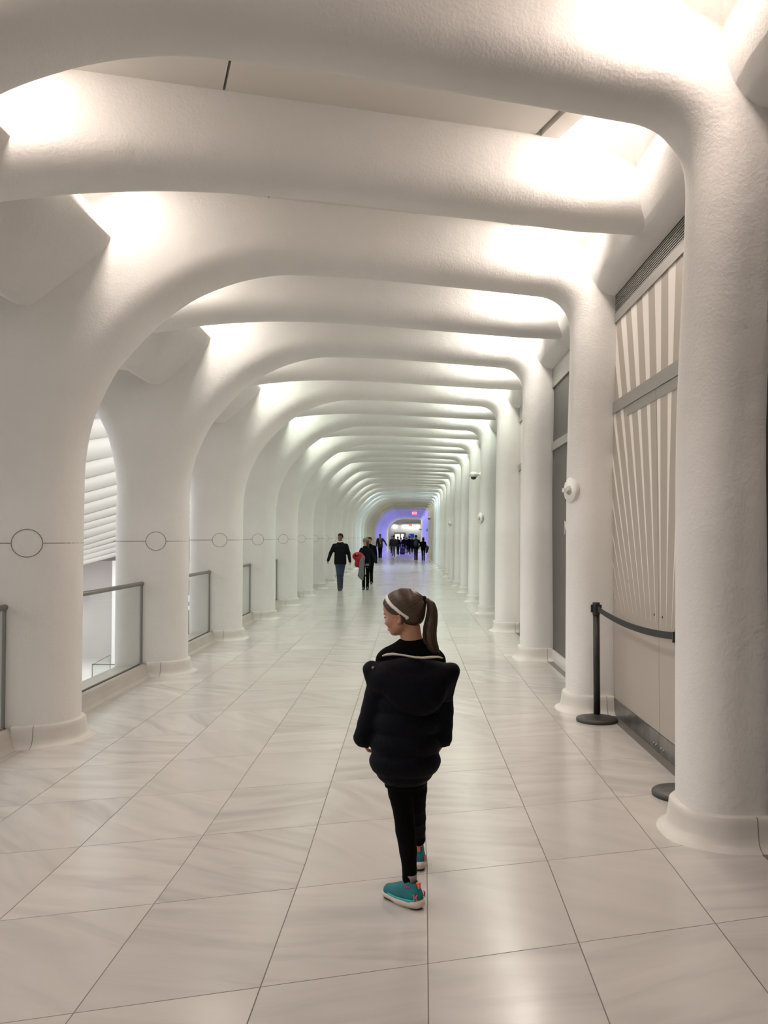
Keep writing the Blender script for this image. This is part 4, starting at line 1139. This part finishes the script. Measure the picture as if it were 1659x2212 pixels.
def walker(x, y, ht, ang, label, top=DARKCLOTH, pants=DENIM, skin=SKIN, hairm=HAIRD, hair='short', hgt=.0105, female=False,
           legs=(18, 6, -14, 24), arms=((8, 4, 12), (8, -4, 12)), hem=.80, headturn=0.0, foot_dx=0.0, neckwear=None, shoes=LEATHER, wide=1.0, group=None, sw=1.0):
    """ang: 0 faces the camera, pi walks away. legs: thigh and knee angles; arms: outward, forward, elbow"""
    k = ht / 1.75
    root = empty('person', (x, y, 0), ang); tag(root, label, 'person', group)
    R_ = math.radians
    hipw, shw = (.085, .175) if not female else (.085, .150)
    shw *= wide
    thigh, shank = .42, .40
    L = []
    for i, sg in enumerate((-1, 1)):
        a, b_ = R_(legs[2 * i]), R_(legs[2 * i + 1])
        hip = np.array((sg * hipw, 0, 0.)); kn = hip + np.array((-sg * .02 - sg * foot_dx * .5, -math.sin(a) * thigh, -math.cos(a) * thigh))
        an = kn + np.array((-sg * foot_dx * .5, -math.sin(a - b_) * shank, -math.cos(a - b_) * shank)); L.append([hip, kn, an, a - b_])
    low = min(l[2][2] for l in L); hz = .085 - low
    for l in L:
        for j in range(3): l[j] = (l[j] + np.array((0, 0, hz))) * k
    sz = (hz + .53) * k; dz = (ht - .0) - (hz + .83) * k      # keep the wanted height
    sz += dz
    def P(px, py, pz): return np.array((px * k, py * k, pz * k + dz))
    hc = P(0, -.01, hz + .715); ft = headturn
    def hd(a, b_, c):                      # head-local: a forward, b_ to its left, c up
        return hc + np.array((-math.sin(ft) * a - math.cos(ft) * b_, -math.cos(ft) * a + math.sin(ft) * b_, c)) * k
    lo = (-.62 * k, -.62 * k, -.01); hi = (.62 * k, .62 * k, ht + .05)
    A = []
    for i, sg in enumerate((-1, 1)):
        ab, fw, el = (R_(v) for v in arms[i])
        sh = P(sg * shw, 0, hz + .505)
        d = np.array((sg * math.sin(ab), -math.sin(fw), -math.cos(ab) * math.cos(fw))); d /= np.linalg.norm(d)
        eb = sh + d * .29 * k
        d2 = np.array((sg * math.sin(ab * .8), -math.sin(fw + el), -math.cos(fw + el) * math.cos(ab))); d2 /= np.linalg.norm(d2)
        wr = eb + d2 * .25 * k; A.append((sh, eb, wr, d2, sg))
    # body
    f = Field(lo, hi, hgt if hgt > .012 else .0075)
    f.stack([(hz * k + dz * .5 - .02, 0, 0, .12 * k, .08 * k), ((hz + .25) * k + dz, 0, 0, .12 * k, .08 * k), ((hz + .42) * k + dz, 0, 0, .12 * k, .08 * k), ((hz + .50) * k + dz, 0, 0, .06 * k, .05 * k)], .03)
    for l in L:
        f.cone(l[0], l[1], .075 * k, .052 * k, .03); f.cone(l[1], l[2], .050 * k, .036 * k, .02)
        f.cone(l[2], l[2] + np.array((0, -.13 * k, -.045 * k)), .030 * k, .020 * k, .01)
    for sh, eb, wr, d2, sg in A:
        f.cone(sh + np.array((-sg * .03, 0, -.08)) * k, eb, .038 * k, .034 * k, .02); f.cone(eb, wr, .034 * k, .025 * k, .02)
        if hgt < .012: hand(f, wr, d2, (-sg, -.3, 0), 1.0 * k, .003)
        else:
            f.cone(wr, wr + d2 * .09 * k, .030 * k, .028 * k, .01, flat=((1, 0, 0), .6))
            for j in range(4): q = wr + d2 * .08 * k + np.array((0, (j - 1.5) * .02 * k, 0)); f.cone(q, q + d2 * .07 * k, .010 * k, .008 * k, .004)
            f.cone(wr + d2 * .03 * k, wr + d2 * .08 * k + np.array((0, -.035 * k, 0)), .012 * k, .009 * k, .004)
    f.cone(hd(-.01, 0, -.05), P(0, .005, hz + .50), .052 * k, .060 * k, .03)
    f.ell(hd(-.005, 0, .025), np.array((.075, .095, .095)) * k, 0, rz=-ft); f.ell(hd(.025, 0, -.045), np.array((.055, .060, .075)) * k, .03, rz=-ft)
    f.cone(hd(.045, 0, -.095), hd(.05, 0, -.098), .026 * k, .026 * k, .02)
    f.cone(hd(.092, 0, -.005), hd(.104, 0, -.040), .009 * k, .013 * k, .01); f.ell(hd(.078, 0, .028), np.array((.045, .02, .02)) * k, .02, rz=-ft)
    f.cone(hd(.080, -.02, -.072), hd(.080, .02, -.072), .008 * k, .008 * k, .008)
    for sg in (-1, 1):
        f.ell(hd(.090, sg * .030, .003), np.array((.016, .012, .010)) * k, .01, 'sub', rz=-ft)
        f.ell(hd(-.005, sg * .077, -.010), np.array((.010, .018, .030)) * k, .008, rz=-ft)
    body = f.build('body', skin, root, 1)
    if hgt < .012:
        for sg in (-1, 1):
            b = MB(); b.lathe([(0, -.011), (.008, -.008), (.011, 0), (0, .011)], 10, (0, 0, 0), 'y'); e = b.build('eye', HAIRD, body); e.location = hd(.080, sg * .030, .004)
            b = MB(); b.tube([hd(.092, sg * .014, .024), hd(.092, sg * .032, .029), hd(.080, sg * .048, .022)], [.003, .004, .002], 6); b.build('eyebrow', HAIRD, body)
    # top
    f = Field(lo, hi, hgt)
    bz = hem * k
    f.stack([(bz, 0, 0, .165 * k * wide * sw, .125 * k), (bz + .08, 0, 0, .17 * k * wide * sw, .13 * k), ((hz + .22) * k + dz, 0, 0, .160 * k * wide, .125 * k), ((hz + .42) * k + dz, 0, .005, (shw + .0) * k, .120 * k),
             ((hz + .49) * k + dz, 0, .005, (shw - .035) * k, .095 * k), ((hz + .54) * k + dz, 0, .008, (shw - .085) * k, .080 * k), ((hz + .575) * k + dz, 0, .01, .075 * k, .072 * k)], .03)
    for sh, eb, wr, d2, sg in A:
        f.cone(sh + np.array((-sg * .015, 0, -.045)) * k, eb, .068 * k, .058 * k, .045); f.cone(eb, wr + d2 * .01 * k, .057 * k, .044 * k, .015)
    f.stack([((hz + .55) * k + dz, 0, 0, .056 * k, .056 * k), ((hz + .62) * k + dz, 0, -.0, .06 * k, .06 * k)], 0, 'sub')
    f.cone(P(0, -.02, hz + .545), P(0, .02, hz + .555), .078 * k, .078 * k, .02, flat=((0, 0, 1), .6))
    tp = f.build('jacket', top, root, 1)
    # trousers
    f = Field(lo, (hi[0], hi[1], max(.95, hz) * k + .12), hgt)
    f.stack([((hz - .10) * k, 0, 0, .155 * k * min(wide, 1.1), .115 * k), ((hz + .04) * k, 0, 0, .150 * k * min(wide, 1.1), .11 * k)], .04)
    tk = 1.0 if not female else .86
    for l in L:
        f.cone(l[0] + np.array((0, 0, -.02)), l[1], .088 * k * tk, .066 * k * tk, .02); f.cone(l[1], l[2] + np.array((0, 0, .0)), .066 * k * tk, .060 * k * tk, .02); f.cone(l[2], l[2] + np.array((0, 0, -.022 * k)), .060 * k * tk, .060 * k * tk, .01)
    f.build('trousers', pants, root, 1)
    for l in L:
        f = Field((lo[0], lo[1], -.01), (hi[0], hi[1], .75 * k), hgt * .8)
        toe = max(-.5, min(1.0, -l[3] * 1.0)); an = l[2]
        tv = np.array((0, -math.cos(toe), math.sin(toe) if l[3] > 0 else -math.sin(toe) * 1.0 if False else -math.sin(max(0, toe)) )) if True else None
        base = an + np.array((0, .035 * k, -.048 * k)); tip = an + np.array((0, -.17 * k, -.052 * k))
        if an[2] > .12 * k: tip = tip + np.array((0, .03, -.075)) * k
        f.cone(base, tip, .040 * k, .036 * k, .01, flat=((0, 0, 1), .85)); f.cone(an + np.array((0, 0, .015)), an + np.array((0, -.05 * k, -.035 * k)), .046 * k, .046 * k, .02)
        f.cut(lambda X, Y, Z: .004 - Z + 0 * X)
        f.build('shoe', shoes, root, 1)
    # hair or hat
    f = Field(tuple(hc - .24 * k), tuple(hc + .24 * k), hgt * .8)
    if hair != 'bald':
        f.ell(hd(-.012, 0, .034), np.array((.086, .106, .100)) * k, 0, rz=-ft)
        if hair == 'long':
            f.cone(hd(-.06, 0, .0), hd(-.08, 0, -.17), .080 * k, .060 * k, .04)
            f.cone(hd(-.01, -.065, -.02), hd(-.03, -.07, -.15), .030 * k, .022 * k, .02); f.cone(hd(-.01, .065, -.02), hd(-.03, .07, -.15), .030 * k, .022 * k, .02)
        u0 = np.array((-math.sin(ft), -math.cos(ft), 0))
        def cutf(X, Y, Z):
            a = ((X - hc[0]) * u0[0] + (Y - hc[1]) * u0[1]) / k; c = (Z - hc[2]) / k
            if hair == 'long': return np.minimum((a - .015), (a * .75 - .010) - c + .0) * .8 if False else (np.maximum(a * 1.3 - .035 - c, -9) * .6) * (1 if True else 0) if False else np.minimum(a - .03, (.045 - c)) * .8
            return (np.maximum(np.where(a > .02, .050, -.045) , -.045) + 0 * c - c) * .7
        f.cut(cutf, k=.01)
        f.build('hair', hairm, root, 1)
    if neckwear == 'collar':
        b = MB(); b.tube([P(.062 * math.cos(t), -.055 + .062 * math.sin(t) * .8, hz + .590 + .012 * math.sin(t)) for t in [PI + PI * q / 8 for q in range(9)]], .018 * k, 8)
        b.build('scarf', WSHIRT, root)
    return root, P, hd, hz, k, A, L

# man striding toward the camera
walker(-2.10, 26.1, 1.72, 0, 'person in a dark jacket and blue jeans striding toward the camera on the left', DARKCLOTH, DENIM, SKIN2, HAIRD, hgt=.0095,
       legs=(14, 8, 2, 16), arms=((19, 10, 16), (12, -6, 14)), hem=.80, headturn=.45, neckwear='collar', wide=1.13, foot_dx=.05)
# woman with beanie carrying a red coat
r, P, hd, hz, k, A, L = walker(-1.34, 26.35, 1.565, 0, 'person in a grey bobble beanie and navy jacket, hugging a red coat', NAVYC, BLKCLOTH, SKIN, HAIRB, hair='long', hgt=.0095, female=True,
       legs=(6, 4, 10, 12), arms=((14, 25, 75), (26, 6, 8)), hem=.80, headturn=.75, wide=1.0)
f = Field(tuple(np.array(hd(0, 0, 0)) - .2), tuple(np.array(hd(0, 0, 0)) + .28), .008)
f.ell(hd(-.015, 0, .055), (.092, .110, .092), 0, rz=-.75)
f.cut(lambda X, Y, Z: hd(0, 0, .028)[2] - Z + 0 * X)
bn = f.build('beanie', GREYW, r, 1)
b = MB(); b.lathe([(0, -.026), (.018, -.02), (.027, 0), (.018, .02), (0, .026)], 14, tuple(hd(-.06, 0, .158))); b.build('bobble', GREYW, bn)
b = MB(); b.tube([hd(-.015 + .1 * math.cos(t), .082 * math.sin(t), .036) for t in [2 * PI * q / 24 for q in range(25)]], .013, 8); b.build('turn_up', GREYW, bn)
f = Field((-.12, -.20, .60), (.12, .02, .86), .009)
f.stack([(.735, .0, -.02, .125, .115), (.81, .0, -.02, .13, .12)], .01); f.build('shirt_hem', GREYW, r, 1)
# the coat she carries (held: a thing of its own)
f = Field((-1.85, 25.8, .55), (-1.15, 26.5, 1.30), .010)
f.ell((-1.56, 26.13, 1.03), (.175, .12, .135), .02, rx=.2); f.ell((-1.50, 26.13, .98), (.16, .12, .11), .04)
f.ell((-1.60, 26.06, 1.05), (.07, .05, .045), .02, 'sub')
f.cone((-1.56, 26.12, .95), (-1.50, 26.12, .70), .09, .05, .04); f.ell((-1.60, 26.10, .80), (.07, .06, .10), .04); f.cone((-1.48, 26.12, .80), (-1.46, 26.12, .66), .06, .03, .03)
o = f.build('coat', REDC, None, 2); tag(o, 'bundled red coat hugged under the arm of the person in the beanie', 'coat')
f = Field((-1.65, 25.85, .25), (-1.2, 26.3, 1.10), .009)
f.cone((-1.40, 26.0, 1.00), (-1.43, 26.02, .52), .055, .062, .03, flat=((0, 1, 0), .5)); f.cone((-1.46, 26.0, .92), (-1.50, 26.02, .46), .040, .055, .03, flat=((0, 1, 0), .5))
f.cone((-1.43, 26.02, .52), (-1.41, 26.02, .33), .060, .022, .03, flat=((0, 1, 0), .5)); f.cone((-1.50, 26.02, .46), (-1.46, 26.02, .36), .050, .03, .03, flat=((0, 1, 0), .5))
o = f.build('scarf', GREYW, None, 2); tag(o, 'long grey knitted scarf hanging below the bundled red coat', 'scarf')
def backpack(r, k, y, m_, w_=.16, z0=.95, h_=.45):
    f = Field((-.3, y - .25, z0 - .15), (.3, y + .25, z0 + h_ + .1), .014)
    f.ell((0, y, z0 + h_ / 2), (w_, .11, h_ / 2 + .03), 0); f.ell((0, y + (.06 if y > 0 else -.06), z0 + h_ * .3), (w_ * .75, .07, h_ * .25), .03)
    o = f.build('backpack_tmp', m_, None, 1); o.name = 'backpack'; o.location = r.location; o.rotation_euler = r.rotation_euler
    return o
r, *_ = walker(-1.36, 29.4, 1.61, 0, 'person in black half hidden behind the beanie wearer', BLKCLOTH, BLKCLOTH, SKIN, HAIRD, hgt=.0115, legs=(10, 5, -4, 10), arms=((6, 6, 12), (6, 2, 14)), wide=1.15, headturn=.3)
# suit
r, P, hd, hz, k, A, L = walker(-2.17, 64.0, 1.86, 0, 'person in a black suit, white shirt and dark tie facing the camera', LEATHER, BLKCLOTH, SKIN3, HAIRD, hair='bald', hgt=.017, legs=(0, 3, 14, 20), arms=((8, 4, 8), (30, -4, 4)), hem=.78, wide=1.12)
b = MB(); zt = (hz + .565) * k; zb = (hz + .13) * k
b.add([(-.075, -.165, zt), (.075, -.165, zt), (.065, -.19, zb), (.01, -.19, zb), (-.075, -.10, zt), (.075, -.10, zt), (.055, -.12, zb), (.02, -.12, zb)], [(0, 1, 2, 3), (7, 6, 5, 4), (0, 4, 5, 1), (1, 5, 6, 2), (2, 6, 7, 3), (3, 7, 4, 0)]); sh_ = b.build('shirt_front', WSHIRT, r)
b = MB(); b.add([(-.02, -.185, zt - .02), (.02, -.185, zt - .02), (.050, -.215, zb + .06), (.010, -.215, zb + .06), (-.02, -.15, zt - .02), (.02, -.15, zt - .02), (.045, -.16, zb + .06), (.005, -.16, zb + .06)], [(0, 1, 2, 3), (7, 6, 5, 4), (0, 4, 5, 1), (1, 5, 6, 2), (2, 6, 7, 3), (3, 7, 4, 0)]); b.build('necktie', LEATHER, r)
# two walking away on the right
r, *_ = walker(.46, 59.0, 1.75, PI, 'person with a teal backpack walking away on the right', DARKCLOTH, DENIMD, SKIN, HAIRD, hgt=.017, legs=(4, 4, -6, 8), arms=((20, 0, 6), (16, 6, 10)), hem=.82, wide=1.15)
o = backpack(r, 1, .17, TEALB, .15, .98, .44); tag(o, 'dark teal backpack on the back of the right-hand walker', 'backpack')
o.location = (.46, 59.0, 0); 
r, *_ = walker(.94, 57.9, 1.59, PI, 'person with long dark hair in black, nearest the right pillars', BLKCLOTH, BLKCLOTH, SKIN, HAIRD, hair='long', hgt=.016, female=True, legs=(2, 2, -5, 6), arms=((10, 0, 10), (16, 10, 55)), hem=.78, wide=1.05)
f = Field((1.0, 57.5, .45), (1.45, 58.1, 1.2), .018); f.ell((1.22, 57.85, .88), (.10, .10, .16), 0); f.cone((1.21, 57.85, .85), (1.16, 57.85, .60), .09, .07, .03)
o = f.build('handbag', LEATHER, None, 1); tag(o, 'dark bag and coat carried by the long-haired walker', 'bag')
# the group further away
walker(-1.27, 69.9, 1.76, PI, 'person in a black jacket and loose grey trousers walking away', LEATHER, GREYP, SKIN, HAIRD, hgt=.018, legs=(8, 4, -12, 34), arms=((14, 2, 12), (12, 4, 12)), hem=.86, wide=1.3)
walker(-1.70, 84, 1.70, 0, 'person in black facing the camera left of the grey trousers walker', BLKCLOTH, BLKCLOTH, SKIN, HAIRB, hgt=.02, legs=(6, 4, -6, 8))
walker(-1.02, 77, 1.66, PI, 'person in dark clothes just right of the grey trousers walker', BLKCLOTH, BLKCLOTH, SKIN, HAIRD, hgt=.02, legs=(4, 3, -12, 20), wide=1.1)
walker(-.82, 86, 1.55, PI, 'person in a pale top among the far group', WSHIRT, DENIMD, SKIN, HAIRB, hgt=.02, legs=(6, 4, -6, 8))
walker(-.52, 81, 1.66, PI, 'person in black pulling the navy suitcase', BLKCLOTH, DENIMD, SKIN, HAIRB, hgt=.02, legs=(5, 4, -5, 8), wide=1.05)
walker(-.25, 84, 1.58, PI, 'shorter person in black right of the suitcase puller', BLKCLOTH, BLKCLOTH, SKIN, HAIRB, hgt=.02, female=True, legs=(5, 4, -5, 8))
walker(.00, 80, 1.70, PI, 'person in black mid stride with one heel lifted', BLKCLOTH, BLKCLOTH, SKIN, HAIRD, hgt=.02, legs=(4, 3, -22, 38), arms=((20, 4, 20), (18, 0, 16)), wide=1.15)
walker(.30, 88, 1.62, PI, 'sandy haired person in dark coat below the blue board', BLKCLOTH, BLKCLOTH, SKIN, HAIRY, hgt=.02, legs=(6, 4, -6, 8), wide=1.1)
sc_ = empty('suitcase', (-.63, 78.5, 0), .1); tag(sc_, 'navy wheeled suitcase pulled among the far group', 'suitcase')
f = Field((-.3, -.2, .02), (.3, .2, .80), .018); f.cone((-.13, 0, .20), (.13, 0, .20), .13, .13, .06); f.cone((-.13, 0, .52), (.13, 0, .52), .12, .12, .10); f.cone((0, 0, .2), (0, 0, .52), .2, .2, .06, flat=((0, 1, 0), .6)); f.build('shell', NAVYL, sc_, 1)
b = MB(); b.tube([(-.1, .03, .6), (-.1, .08, .98), (.1, .08, .98), (.1, .03, .6)], .011, 8); b.build('handle', STEEL, sc_)
for sx_ in (-.15, .15):
    b = MB(); b.lathe([(0, -.015), (.04, -.015), (.04, .015), (0, .015)], 14, (sx_, .02, .04), 'x'); b.build('wheel', LEATHER, sc_)
